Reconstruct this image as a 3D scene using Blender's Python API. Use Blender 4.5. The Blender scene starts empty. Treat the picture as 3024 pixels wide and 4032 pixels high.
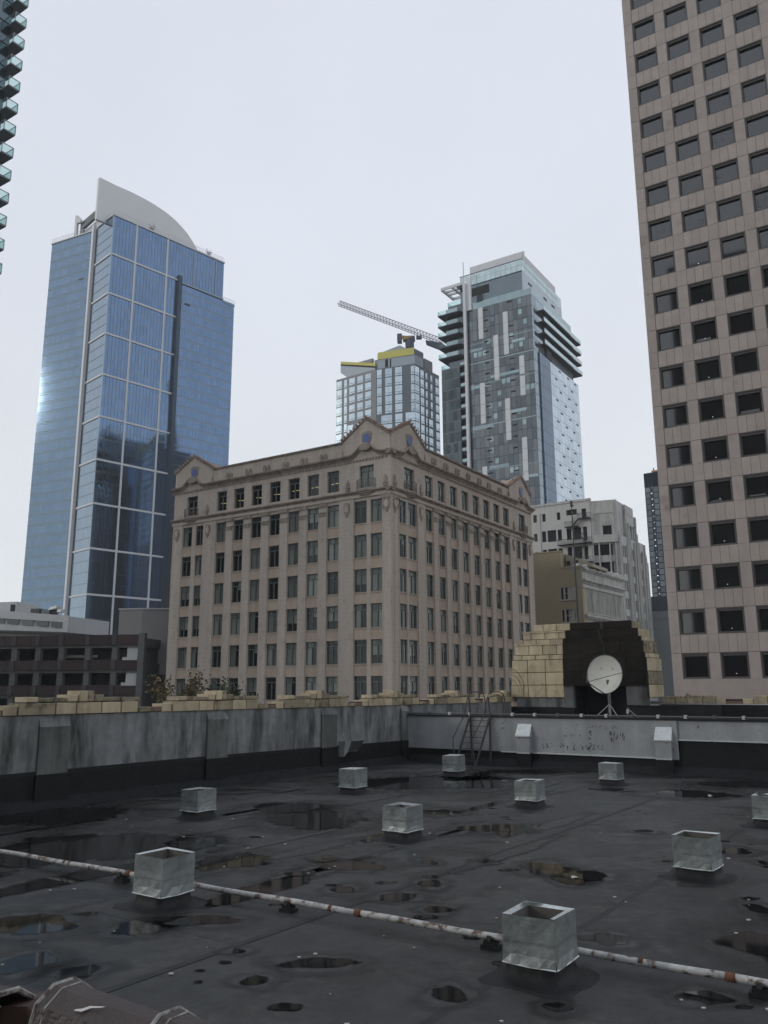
import bpy, math, random
from mathutils import Matrix, Vector
R = random.Random(7)
rad = math.radians
col = bpy.context.scene.collection
sc = bpy.context.scene

# ------------------------------------------------------------------ camera, sky, sun, exposure
cam = bpy.data.cameras.new('camera')
cam.sensor_fit = 'HORIZONTAL'; cam.sensor_width = 36.0; cam.lens = 36 * 3252 / 3024
cam.clip_start = 0.1; cam.clip_end = 6000
cam_o = bpy.data.objects.new('camera', cam); col.objects.link(cam_o)
cam_o.matrix_world = Matrix.Rotation(rad(90 + 12.0868), 4, 'X') @ Matrix.Rotation(rad(-0.2661), 4, 'Z')
sc.camera = cam_o

SUN_AZ, SUN_EL = 261.2, 18.6
w = bpy.data.worlds.new('World'); sc.world = w; w.use_nodes = True
nt = w.node_tree; nt.nodes.clear(); N = nt.nodes.new; LK = nt.links.new
sky = N('ShaderNodeTexSky'); sky.sky_type = 'NISHITA'; sky.sun_disc = False
sky.sun_elevation = rad(SUN_EL); sky.sun_rotation = rad(SUN_AZ); sky.dust_density = 4
b1 = N('ShaderNodeBackground'); b1.inputs[1].default_value = 0.05
hsv = N('ShaderNodeHueSaturation'); hsv.inputs['Saturation'].default_value = .12
LK(sky.outputs[0], hsv.inputs['Color']); cap = N('ShaderNodeVectorMath'); cap.operation = 'MINIMUM'; cap.inputs[1].default_value = (1.6, 1.6, 1.6)
LK(hsv.outputs[0], cap.inputs[0]); LK(cap.outputs[0], b1.inputs[0])
tc = N('ShaderNodeTexCoord'); sp = N('ShaderNodeSeparateXYZ'); LK(tc.outputs['Generated'], sp.inputs[0])
ramp = N('ShaderNodeValToRGB'); LK(sp.outputs[2], ramp.inputs[0])
cr = ramp.color_ramp; cr.elements[0].position = 0.0; cr.elements[0].color = (.84, .87, .88, 1)
cr.elements[1].position = 1.0; cr.elements[1].color = (.645, .695, .80, 1)
e = cr.elements.new(.12); e.color = (.755, .79, .83, 1)
e = cr.elements.new(.45); e.color = (.675, .72, .805, 1)
cn = N('ShaderNodeTexNoise'); cn.inputs['Scale'].default_value = 1.6; cn.inputs['Detail'].default_value = 3
LK(tc.outputs['Generated'], cn.inputs['Vector'])
mr = N('ShaderNodeMapRange'); mr.inputs[1].default_value = .3; mr.inputs[2].default_value = .7
mr.inputs[3].default_value = .93; mr.inputs[4].default_value = 1.05; LK(cn.outputs[0], mr.inputs[0])
b2 = N('ShaderNodeBackground'); LK(ramp.outputs[0], b2.inputs[0]); LK(mr.outputs[0], b2.inputs[1])
ad = N('ShaderNodeAddShader'); LK(b1.outputs[0], ad.inputs[0]); LK(b2.outputs[0], ad.inputs[1])
wo = N('ShaderNodeOutputWorld'); LK(ad.outputs[0], wo.inputs[0])

sl = bpy.data.lights.new('sun', 'SUN'); sl.energy = 0.7; sl.angle = rad(10); sl.color = (1, .96, .9)
so = bpy.data.objects.new('sun', sl); col.objects.link(so)
sd = Vector((math.sin(rad(SUN_AZ)) * math.cos(rad(SUN_EL)), math.cos(rad(SUN_AZ)) * math.cos(rad(SUN_EL)), math.sin(rad(SUN_EL))))
so.rotation_euler = sd.to_track_quat('Z', 'Y').to_euler()
vs = sc.view_settings; vs.view_transform = 'Standard'; vs.look = 'None'; vs.exposure = 0; vs.gamma = 1; vs.use_curve_mapping = False
sc.cycles.max_bounces = 6; sc.cycles.diffuse_bounces = 3; sc.cycles.glossy_bounces = 3; sc.cycles.transparent_max_bounces = 8
sc.cycles.use_denoising = True

# ------------------------------------------------------------------ materials
MATS = {}
def M_(name, c, rough=.8, metal=0.0, var=.12, scale=.6, streak=0.0, rnd=0.0, bump=0.0, bscale=20, spec=.5, dirt=None, dscale=.5, dlo=.5, dhi=.7, c2=None, emit=None, ior=None, drun=1.0, rvar=0.0, joint=0):
    m = bpy.data.materials.new(name); m.use_nodes = True
    t = m.node_tree; n = t.nodes; l = t.links
    p = n['Principled BSDF']; p.inputs['Roughness'].default_value = rough; p.inputs['Metallic'].default_value = metal
    p.inputs['Specular IOR Level'].default_value = spec
    if ior: p.inputs['IOR'].default_value = ior
    g = n.new('ShaderNodeNewGeometry')
    def noise(s, sx=1, sz=1, det=4):
        mp = n.new('ShaderNodeMapping'); mp.inputs['Scale'].default_value = (sx, sx, sz)
        l.new(g.outputs['Position'], mp.inputs[0])
        no = n.new('ShaderNodeTexNoise'); no.inputs['Scale'].default_value = s; no.inputs['Detail'].default_value = det
        no.inputs['Roughness'].default_value = .6
        l.new(mp.outputs[0], no.inputs['Vector']); return no.outputs[0]
    def mth(op, a, b=None, clamp=False):
        x = n.new('ShaderNodeMath'); x.operation = op; x.use_clamp = clamp
        for i, v in enumerate((a, b)):
            if v is None: continue
            if isinstance(v, (int, float)): x.inputs[i].default_value = v
            else: l.new(v, x.inputs[i])
        return x.outputs[0]
    def rng(v, a, b, c_, d):
        x = n.new('ShaderNodeMapRange'); l.new(v, x.inputs[0])
        for i, q in enumerate((a, b, c_, d)): x.inputs[i + 1].default_value = q
        return x.outputs[0]
    def mixc(f, a, b):
        x = n.new('ShaderNodeMix'); x.data_type = 'RGBA'
        l.new(f, x.inputs[0]) if not isinstance(f, (int, float)) else setattr(x.inputs[0], 'default_value', f)
        for i, v in ((6, a), (7, b)):
            if isinstance(v, tuple): x.inputs[i].default_value = (*v, 1)
            else: l.new(v, x.inputs[i])
        return x.outputs[2]
    rv = None
    if rnd:
        oi = n.new('ShaderNodeObjectInfo')
        rv = mth('FRACT', mth('ADD', oi.outputs['Random'], g.outputs['Random Per Island']))
    cur = c
    if c2: cur = mixc(rv if rv is not None else rng(noise(scale * .5), .4, .6, 0, 1), c, c2)
    br = rng(noise(scale), .25, .75, 1 - var, 1 + var)
    if streak: br = mth('MULTIPLY', br, rng(noise(1.3, 1, .07), .3, .7, 1 - streak, 1 + streak * .6))
    if joint:
        sx = n.new('ShaderNodeSeparateXYZ'); l.new(g.outputs['Position'], sx.inputs[0])
        br = mth('MULTIPLY', br, rng(mth('FRACT', mth('DIVIDE', sx.outputs[2], joint)), .9, .94, 1, .88))
    if rv is not None: br = mth('MULTIPLY', br, rng(rv, 0, 1, 1 - rnd, 1 + rnd))
    hs = n.new('ShaderNodeVectorMath'); hs.operation = 'SCALE'
    if isinstance(cur, tuple): hs.inputs[0].default_value = cur
    else: l.new(cur, hs.inputs[0])
    l.new(br, hs.inputs['Scale']); cur = hs.outputs[0]
    if dirt:
        f = rng(noise(dscale, 1, drun, 6), dlo, dhi, 0, 1)
        cur = mixc(f, cur, dirt)
    l.new(cur, p.inputs['Base Color'])
    if rvar: l.new(rng(noise(scale * 2.3), .3, .7, max(.02, rough - rvar), min(1, rough + rvar)), p.inputs['Roughness'])
    if bump:
        bp = n.new('ShaderNodeBump'); bp.inputs['Strength'].default_value = min(1, bump); bp.inputs['Distance'].default_value = .02
        l.new(noise(bscale), bp.inputs['Height']); l.new(bp.outputs[0], p.inputs['Normal'])
    if emit: p.inputs['Emission Color'].default_value = (*emit[0], 1); p.inputs['Emission Strength'].default_value = emit[1]
    MATS[name] = m; return m

terra = M_('buff_terracotta', (.515, .447, .38), .8, var=.10, scale=.9, streak=.14, joint=.47, dirt=(.26, .215, .18), dscale=.9, dlo=.52, dhi=.85, bump=.3, bscale=6)
terra_d = M_('pink_terracotta_panel', (.46, .37, .29), .8, var=.1, streak=.1, rnd=.06)
terra_c = M_('weathered_cornice', (.33, .28, .235), .85, var=.25, scale=1.5, streak=.2, dirt=(.10, .08, .07), dscale=1.6, dlo=.5, dhi=.8)
tilem = M_('clay_crest_tile', (.30, .22, .18), .8, var=.3, scale=2, rnd=.3)
winframe = M_('grey_window_frame', (.13, .145, .145), .6, var=.05)
blind = M_('pale_blind', (.46, .465, .44), .8, var=.08, rnd=.45)
interior = M_('dark_interior', (.02, .022, .022), .9)
bluem = M_('blue_oval_tile', (.10, .15, .36), .5)
lampm = M_('warm_ceiling_lamp', (.8, .7, .4), .5, emit=((1, .8, .42), .55))
ironm = M_('dark_iron', (.035, .037, .037), .6)
granite = M_('pink_granite_panel', (.345, .295, .262), .55, var=.10, scale=1.0, rnd=.07, streak=.06, dirt=(.16, .12, .11), dscale=.35, dlo=.62, dhi=.8, bump=.1, bscale=30)
gframe = M_('dark_brown_window_frame', (.075, .065, .06), .5)
conc = M_('weathered_concrete', (.19, .195, .195), .9, var=.24, scale=2.2, streak=.3, dirt=(.035, .037, .033), dscale=1.6, dlo=.46, dhi=.68, drun=.22, bump=.8, bscale=9)
conc_p = M_('stained_pilaster', (.13, .135, .13), .9, var=.25, scale=1.2, streak=.35, dirt=(.03, .036, .02), dscale=1.2, dlo=.45, dhi=.7, drun=.3, bump=.8, bscale=9)
whitewash = M_('chipped_white_paint', (.30, .31, .315), .75, var=.12, scale=1.6, streak=.18, dirt=(.075, .075, .072), dscale=4.5, dlo=.64, dhi=.70, bump=.5, bscale=14)
flash = M_('black_bitumen_flashing', (.0105, .0115, .0125), .6, spec=.2, var=.3, scale=1.5, rvar=.15, bump=.6, bscale=5)
yellowt = M_('yellow_glazed_terracotta', (.44, .362, .235), .6, var=.14, scale=1.5, rnd=.16, streak=.25, dirt=(.12, .09, .055), dscale=1.6, dlo=.5, dhi=.9, drun=.5, bump=.4, bscale=10)
yellow_d = M_('stained_yellow_block', (.27, .225, .145), .7, var=.2, scale=1.6, rnd=.25, streak=.25, dirt=(.055, .045, .03), dscale=2.4, dlo=.5, dhi=.7, bump=.4, bscale=10)
redt = M_('reddish_block', (.20, .12, .085), .8, var=.25, scale=3, rnd=.2)
joint = M_('dark_mortar', (.05, .042, .032), .95)
tar = M_('tar_stained_block', (.020, .0165, .013), .85, spec=.15, var=.35, scale=1.2, rnd=.25, streak=.4, bump=.4, bscale=8)
galv = M_('galvanised_sheet', (.25, .27, .265), .5, metal=.5, var=.2, scale=3, streak=.12, rnd=.1, dirt=(.14, .155, .148), dscale=7, dlo=.5, dhi=.75, rvar=.12, bump=.5, bscale=7)
galv_e = M_('bright_sheet_edge', (.55, .58, .57), .45, metal=.5, var=.2, scale=9)
rustin = M_('rusty_duct_inside', (.105, .10, .088), .8, var=.35, scale=5)
curbm = M_('tarred_curb', (.012, .0125, .013), .6, spec=.25, var=.3, scale=3, bump=.6, bscale=12)
pipem = M_('flaking_white_pipe_paint', (.43, .43, .41), .65, var=.3, scale=7, dirt=(.12, .075, .05), dscale=6, dlo=.53, dhi=.62, bump=.4, bscale=30)
rustm = M_('orange_rust', (.13, .055, .03), .9, var=.4, scale=9)
dishm = M_('dish_paint', (.56, .555, .49), .5, var=.04, dirt=(.32, .32, .28), dscale=1.4, dlo=.5, dhi=.9)
steelg = M_('grey_steel', (.10, .105, .105), .5, metal=.3)
brownclay = M_('brown_clay_tile', (.043, .030, .026), .5, var=.25, scale=5, dirt=(.05, .035, .03), dscale=6, dlo=.5, dhi=.8, bump=.5, bscale=25)
mortarw = M_('lichen_mortar', (.30, .29, .27), .9, var=.35, scale=22, dirt=(.08, .06, .05), dscale=16, dlo=.5, dhi=.62)
blueglass = M_('blue_curtain_glass', (.14, .22, .35), .06, metal=1.0, var=.06, scale=.02, rnd=.07)
blueglass2 = M_('grey_blue_curtain_glass', (.185, .265, .355), .05, metal=1.0, var=.08, scale=.02, rnd=.07)
chglass = M_('pale_chamfer_glass', (.27, .345, .41), .10, metal=1.0, var=.03, scale=.02, rnd=.04)
spandb = M_('blue_grey_spandrel', (.20, .235, .27), .15, metal=.9, var=.05, scale=.03, rnd=.05)
whitem = M_('white_metal_panel', (.56, .57, .58), .45, var=.04)
crownm = M_('pale_grey_crown_panel', (.62, .63, .64), .5, var=.04, scale=.1)
navy = M_('dark_blue_fin', (.035, .055, .075), .25, metal=.6)
ctg = M_('grey_tower_panel', (.125, .145, .155), .10, metal=.85, var=.05, scale=.05, rnd=.20, c2=(.15, .16, .165))
ctl = M_('pale_teal_window', (.30, .38, .39), .08, metal=.9, rnd=.18)
ctr = M_('light_blue_tower_glass', (.50, .58, .64), .08, metal=1.0, var=.03, scale=.05, rnd=.10)
ctd = M_('deep_blue_tower_glass', (.11, .15, .21), .08, metal=1.0, rnd=.1)
ctw = M_('white_infill_panel', (.58, .60, .60), .5, var=.03)
ctb = M_('pale_teal_balustrade', (.48, .58, .58), .08, metal=.9, rnd=.08)
slabm = M_('dark_balcony_slab', (.035, .042, .048), .7, var=.1)
mull = M_('thin_dark_joint', (.06, .07, .08), .5)
kpan = M_('slate_blue_cladding', (.125, .145, .165), .5, var=.06, rnd=.05)
kpan2 = M_('warm_grey_cladding', (.20, .205, .21), .55, var=.05)
kgl = M_('pale_window_glass', (.46, .54, .59), .08, metal=.95, rnd=.12)
ylw = M_('yellow_sheathing', (.58, .53, .14), .7, var=.06, scale=1)
klt = M_('pale_blue_metal', (.33, .375, .42), .45, var=.06)
adm = M_('cream_art_deco_stone', (.48, .475, .45), .8, var=.08, streak=.16, dirt=(.17, .165, .155), dscale=.6, dlo=.55, dhi=.85, drun=.3)
admw = M_('plain_cream_side_wall', (.50, .495, .465), .8, var=.05, streak=.05)
tanm = M_("ochre_render", (.38, .32, .21), .85, var=.06, scale=.4)
ornm = M_('white_ornate_terracotta', (.52, .51, .475), .75, var=.12, scale=1.2, streak=.25, dirt=(.14, .13, .11), dscale=1.3, dlo=.5, dhi=.8, drun=.2)
darkwin = M_('dark_window_glass', (.03, .033, .035), .08, spec=.5, rnd=.3)
frg = M_('far_grey_window', (.22, .26, .28), .5, metal=.1, rnd=.3)
frm = M_('far_tower_mullion', (.06, .075, .09), .5)
slab_g = M_('pale_grey_rendered_slab', (.23, .25, .255), .8, var=.04)
slab_d = M_('slate_parapet_band', (.07, .085, .095), .7)
maroon = M_('maroon_garage_panel', (.033, .019, .018), .7, var=.2, rnd=.3)
gcon = M_('garage_concrete', (.115, .12, .12), .85, var=.12, streak=.12)
pent = M_('grey_penthouse_render', (.27, .265, .25), .8, var=.04)
whiteb = M_('white_painted_wall', (.44, .45, .45), .7, var=.05, streak=.06)
gravelr = M_('grey_gravel_roof', (.15, .14, .125), .9, var=.2, scale=3)
asph = M_('asphalt', (.05, .05, .05), .9, var=.15)
pave = M_('pavement', (.2, .2, .19), .9, var=.15)
bark = M_('bark', (.05, .042, .035), .9)
leafm = M_('autumn_leaf', (.075, .075, .028), .7, rnd=.45, c2=(.13, .085, .03))
leafg = M_('green_leaf', (.035, .055, .022), .7, rnd=.4)
carm = M_('car_paint', (.02, .022, .025), .3, rnd=.3)
tyre = M_('tyre_rubber', (.01, .01, .01), .8)
bgt = M_('opposite_tower_cladding', (.022, .02, .019), .6)
cranew = M_('crane_white_steel', (.30, .31, .33), .5)
craned = M_('crane_dark_steel', (.06, .07, .09), .6)
debris_m = M_('pale_debris', (.45, .44, .4), .8)
waterm = M_('standing_water', (.010, .0105, .0105), .035, var=.1, spec=.5, ior=1.17)

def glass_mat(name, tint, f):
    m = bpy.data.materials.new(name); m.use_nodes = True; t = m.node_tree; n = t.nodes; l = t.links
    n.clear(); o = n.new('ShaderNodeOutputMaterial'); mx = n.new('ShaderNodeMixShader')
    tr = n.new('ShaderNodeBsdfTransparent'); tr.inputs[0].default_value = (*tint, 1)
    gl = n.new('ShaderNodeBsdfGlossy'); gl.inputs['Roughness'].default_value = .03; gl.inputs[0].default_value = (.9, .95, .95, 1)
    lw = n.new('ShaderNodeLayerWeight'); lw.inputs[0].default_value = .5
    pw = n.new('ShaderNodeMath'); pw.operation = 'POWER'; pw.inputs[1].default_value = 4; l.new(lw.outputs['Facing'], pw.inputs[0])
    fr = n.new('ShaderNodeMath'); fr.operation = 'MULTIPLY_ADD'; fr.inputs[1].default_value = .7; fr.inputs[2].default_value = f; l.new(pw.outputs[0], fr.inputs[0])
    l.new(fr.outputs[0], mx.inputs[0]); l.new(tr.outputs[0], mx.inputs[1]); l.new(gl.outputs[0], mx.inputs[2]); l.new(mx.outputs[0], o.inputs[0])
    MATS[name] = m; return m
wglass = glass_mat('window_glass', (.80, .82, .80), .025)
balglass = glass_mat('balcony_glass', (.80, .90, .89), .04)
tglass = M_('grey_reflective_glass', (.008, .009, .0095), .04, spec=.85, ior=1.62, rnd=.2)

def roof_material():
    m = bpy.data.materials.new('wet_bitumen_membrane'); m.use_nodes = True
    t = m.node_tree; n = t.nodes; l = t.links; p = n['Principled BSDF']
    g = n.new('ShaderNodeNewGeometry'); oi = n.new('ShaderNodeObjectInfo')
    def noise(s, det=5, sc3=(1, 1, 1), r=.6):
        mp = n.new('ShaderNodeMapping'); mp.inputs['Scale'].default_value = sc3; mp.inputs['Rotation'].default_value = (0, 0, rad(-55))
        l.new(g.outputs['Position'], mp.inputs[0])
        q = n.new('ShaderNodeTexNoise'); q.inputs['Scale'].default_value = s; q.inputs['Detail'].default_value = det; q.inputs['Roughness'].default_value = r
        l.new(mp.outputs[0], q.inputs['Vector']); return q.outputs[0]
    def rng(v, a, b, c_, d):
        x = n.new('ShaderNodeMapRange'); l.new(v, x.inputs[0])
        for i, q in enumerate((a, b, c_, d)): x.inputs[i + 1].default_value = q
        return x.outputs[0]
    def mul(a, b):
        x = n.new('ShaderNodeMath'); x.operation = 'MULTIPLY'; l.new(a, x.inputs[0]); l.new(b, x.inputs[1]); return x.outputs[0]
    wet = rng(noise(.42, 6, (1, 1.7, 1), .62), .50, .57, 0, 1)
    fine = rng(noise(60, 3), .3, .7, .82, 1.18)
    mid = mul(rng(noise(1.7, 8, r=.7), .25, .75, .72, 1.28), rng(noise(.35, 3), .3, .7, .80, 1.22))
    rv = rng(oi.outputs['Random'], 0, 1, .93, 1.07)
    br = mul(mul(fine, mid), rv)
    mx = n.new('ShaderNodeMix'); mx.data_type = 'RGBA'; l.new(wet, mx.inputs[0])
    mx.inputs[6].default_value = (.0385, .0395, .0385, 1); mx.inputs[7].default_value = (.0175, .0182, .018, 1)
    sp = rng(mul(noise(5, 8, r=.75), rng(noise(.8, 3), .35, .65, .7, 1.2)), .56, .66, 0, .55)
    mx2 = n.new('ShaderNodeMix'); mx2.data_type = 'RGBA'; l.new(sp, mx2.inputs[0]); l.new(mx.outputs[2], mx2.inputs[6]); mx2.inputs[7].default_value = (.075, .065, .055, 1)
    v = n.new('ShaderNodeVectorMath'); v.operation = 'SCALE'; l.new(mx2.outputs[2], v.inputs[0]); l.new(br, v.inputs['Scale'])
    l.new(v.outputs[0], p.inputs['Base Color'])
    rr = rng(wet, 0, 1, .62, .34); rm = rng(noise(3, 4), .3, .7, .85, 1.15); l.new(mul(rr, rm), p.inputs['Roughness'])
    p.inputs['Specular IOR Level'].default_value = .28
    bp = n.new('ShaderNodeBump'); bp.inputs['Strength'].default_value = .5; bp.inputs['Distance'].default_value = .01
    l.new(noise(45, 4), bp.inputs['Height'])
    bp2 = n.new('ShaderNodeBump'); bp2.inputs['Strength'].default_value = .6; bp2.inputs['Distance'].default_value = .08
    l.new(noise(1.1, 3), bp2.inputs['Height']); l.new(bp.outputs[0], bp2.inputs['Normal']); l.new(bp2.outputs[0], p.inputs['Normal'])
    return m
roofm = roof_material()
lapm = M_('lap_strip_bitumen', (.024, .0245, .024), .6, var=.35, scale=3, spec=.25)
dampm = M_('damp_bitumen', (.0275, .0282, .028), .42, var=.35, scale=3, spec=.3, rvar=.1)

# ------------------------------------------------------------------ geometry helpers
I4 = Matrix.Identity(4); W = {}
def D(az, s=1.0): return Vector((math.sin(rad(az)) * s, math.cos(rad(az)) * s))
def fr(x, y, az, z=0.0): return Matrix.Translation((x, y, z)) @ Matrix.Rotation(rad(90 - az), 4, 'Z')   # local x runs to the right along the wall, y into it
def T(x, y, z): return Matrix.Translation((x, y, z))
class MB:
    def __init__(s): s.v = []; s.f = []; s.mi = []
    def add(s, vs, fs, mi=0):
        b = len(s.v); s.v += [tuple(q) for q in vs]; s.f += [tuple(b + i for i in f) for f in fs]; s.mi += [mi] * len(fs); return s
    def box(s, x0, x1, y0, y1, z0, z1, mi=0):
        return s.add([(x0, y0, z0), (x1, y0, z0), (x1, y1, z0), (x0, y1, z0), (x0, y0, z1), (x1, y0, z1), (x1, y1, z1), (x0, y1, z1)],
                     [(0, 3, 2, 1), (4, 5, 6, 7), (0, 1, 5, 4), (1, 2, 6, 5), (2, 3, 7, 6), (3, 0, 4, 7)], mi)
    def cbox(s, x0, x1, y0, y1, z0, z1, c=.02, mi=0):    # chamfered on the outside face
        f = [(x0, z0), (x1, z0), (x1, z1), (x0, z1)]; g = [(x0 + c, z0 + c), (x1 - c, z0 + c), (x1 - c, z1 - c), (x0 + c, z1 - c)]
        vs = [(a, y0, b) for a, b in g] + [(a, y0 + c, b) for a, b in f] + [(a, y1, b) for a, b in f]
        fs = [(0, 1, 2, 3)] + [(i, 4 + i, 4 + (i + 1) % 4, (i + 1) % 4) for i in range(4)] + [(4 + i, 8 + i, 8 + (i + 1) % 4, 4 + (i + 1) % 4) for i in range(4)] + [(11, 10, 9, 8)]
        return s.add(vs, fs, mi)
    def quad(s, a, b, c, d, mi=0): return s.add([a, b, c, d], [(0, 1, 2, 3)], mi)
    def prism(s, pts, y0, y1, mi=0):        # outline in x,z
        n = len(pts); return s.add([(a, y0, b) for a, b in pts] + [(a, y1, b) for a, b in pts],
            [tuple(range(n)), tuple(range(2 * n - 1, n - 1, -1))] + [(i, n + i, n + (i + 1) % n, (i + 1) % n) for i in range(n)], mi)
    def prismz(s, pts, z0, z1, mi=0):       # outline in x,y
        n = len(pts); return s.add([(a, b, z0) for a, b in pts] + [(a, b, z1) for a, b in pts],
            [tuple(range(n - 1, -1, -1)), tuple(range(n, 2 * n))] + [(i, (i + 1) % n, n + (i + 1) % n, n + i) for i in range(n)], mi)
    def tube(s, pts, r, n=6, mi=0, rs=None):
        rings = []; b = len(s.v); P = [Vector(p) for p in pts]
        for i, p in enumerate(P):
            d = (P[min(i + 1, len(P) - 1)] - P[max(i - 1, 0)]).normalized()
            a = d.cross(Vector((0, 0, 1)) if abs(d.z) < .9 else Vector((1, 0, 0))).normalized(); c = d.cross(a)
            rr = rs[i] if rs else r
            s.v += [tuple(p + (a * math.cos(2 * math.pi * k / n) + c * math.sin(2 * math.pi * k / n)) * rr) for k in range(n)]
        for i in range(len(P) - 1):
            for k in range(n):
                s.f.append((b + i * n + k, b + i * n + (k + 1) % n, b + (i + 1) * n + (k + 1) % n, b + (i + 1) * n + k)); s.mi.append(mi)
        s.f.append(tuple(b + k for k in range(n - 1, -1, -1))); s.f.append(tuple(b + (len(P) - 1) * n + k for k in range(n))); s.mi += [mi, mi]
        return s
    def sweep(s, path, prof, mi=0):         # path in (x,z); profile in (y,z offset), closed
        b = len(s.v); m = len(prof)
        for x, z in path: s.v += [(x, py, z + pz) for py, pz in prof]
        for i in range(len(path) - 1):
            for k in range(m):
                s.f.append((b + i * m + k, b + (i + 1) * m + k, b + (i + 1) * m + (k + 1) % m, b + i * m + (k + 1) % m)); s.mi.append(mi)
        s.f.append(tuple(b + k for k in range(m))); s.f.append(tuple(b + (len(path) - 1) * m + k for k in range(m - 1, -1, -1))); s.mi += [mi, mi]
        return s
    def mesh(s, name, *mats, smooth=False):
        me = bpy.data.meshes.new(name); me.from_pydata(s.v, [], s.f)
        for m in mats: me.materials.append(m)
        if len(mats) > 1: me.polygons.foreach_set('material_index', s.mi)
        if smooth: me.polygons.foreach_set('use_smooth', [True] * len(me.polygons))
        me.validate(); me.update(); return me
def _link(o, world, parent):
    col.objects.link(o); W[o] = world
    if parent is not None:
        o.parent = parent; o.matrix_basis = W[parent].inverted() @ world
    else: o.matrix_basis = world
    return o
def thing(name, label, cat, world, group=None):
    o = bpy.data.objects.new(name, None); o.empty_display_size = .5; _link(o, world, None)
    o['label'] = label; o['category'] = cat
    if group: o['group'] = group
    return o
def part(name, me, parent, world, kind=None, label=None):
    o = _link(bpy.data.objects.new(name, me), world, parent)
    if kind: o['kind'] = kind
    if label: o['label'] = label
    return o
def solo(name, me, world, label, cat, group=None):
    o = _link(bpy.data.objects.new(name, me), world, None); o['label'] = label; o['category'] = cat
    if group: o['group'] = group
    return o
def struct(name, me, world=I4):
    o = _link(bpy.data.objects.new(name, me), world, None); o['kind'] = 'structure'; return o
def bx(name, m, x0, x1, y0, y1, z0, z1): return MB().box(x0, x1, y0, y1, z0, z1).mesh(name, m)
GZ = -34.0

# ------------------------------------------------------------------ ground and streets
struct('ground', MB().quad((-3000, -3000, GZ), (3000, -3000, GZ), (3000, 3000, GZ), (-3000, 3000, GZ)).mesh('ground', pave))
struct('road', MB().quad((-400, 0, GZ + .004), (400, 0, GZ + .004), (400, 15, GZ + .004), (-400, 15, GZ + .004)).mesh('road', asph), fr(5, 62, 124))
struct('road', MB().quad((-400, 0, GZ + .008), (400, 0, GZ + .008), (400, 14, GZ + .008), (-400, 14, GZ + .008)).mesh('road', asph), fr(-49, 70, 34))

hz = bpy.data.materials.new('haze'); hz.use_nodes = True; hn = hz.node_tree; hn.nodes.clear()
hv = hn.nodes.new('ShaderNodeVolumePrincipled'); hv.inputs['Density'].default_value = .00026; hv.inputs['Color'].default_value = (.93, .96, 1, 1)
ho = hn.nodes.new('ShaderNodeOutputMaterial'); hn.links.new(hv.outputs[0], ho.inputs['Volume'])
hb = bpy.data.objects.new('haze', MB().box(-420, 420, -160, 520, GZ - 1, 205).mesh('haze', hz)); _link(hb, I4, None); hb['kind'] = 'stuff'

# ------------------------------------------------------------------ far and middle buildings
def pane_grid(parent, F, name, mat, us, zs, gapx=.04, gapz=.04, y=0.0, d=.08, limit=300, jitter=0.0, skip=None):
    """panes one by one: us and zs are edges; shares mesh data per size"""
    cache = {}; n = 0; st = MB()
    for j in range(len(zs) - 1):
        for i in range(len(us) - 1):
            if skip and skip(i, j): continue
            wd = round(us[i + 1] - us[i] - gapx, 3); h = round(abs(zs[j + 1] - zs[j]) - gapz, 3)
            x = us[i] + gapx / 2; z = min(zs[j], zs[j + 1]) + gapz / 2
            if n < limit:
                k = (wd, h, mat.name)
                if k not in cache: cache[k] = bx(name, mat, 0, wd, 0, d, 0, h)
                rot = Matrix.Rotation(R.uniform(-jitter, jitter), 4, 'Z') @ Matrix.Rotation(R.uniform(-jitter, jitter), 4, 'X') if jitter else I4
                part(name, cache[k], parent, F @ T(x, y, z) @ rot)
            else: st.box(x, x + wd, y, y + d, z, z + h)
            n += 1
    if st.v: part(name, st.mesh(name, mat), parent, F, kind='stuff')

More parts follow.
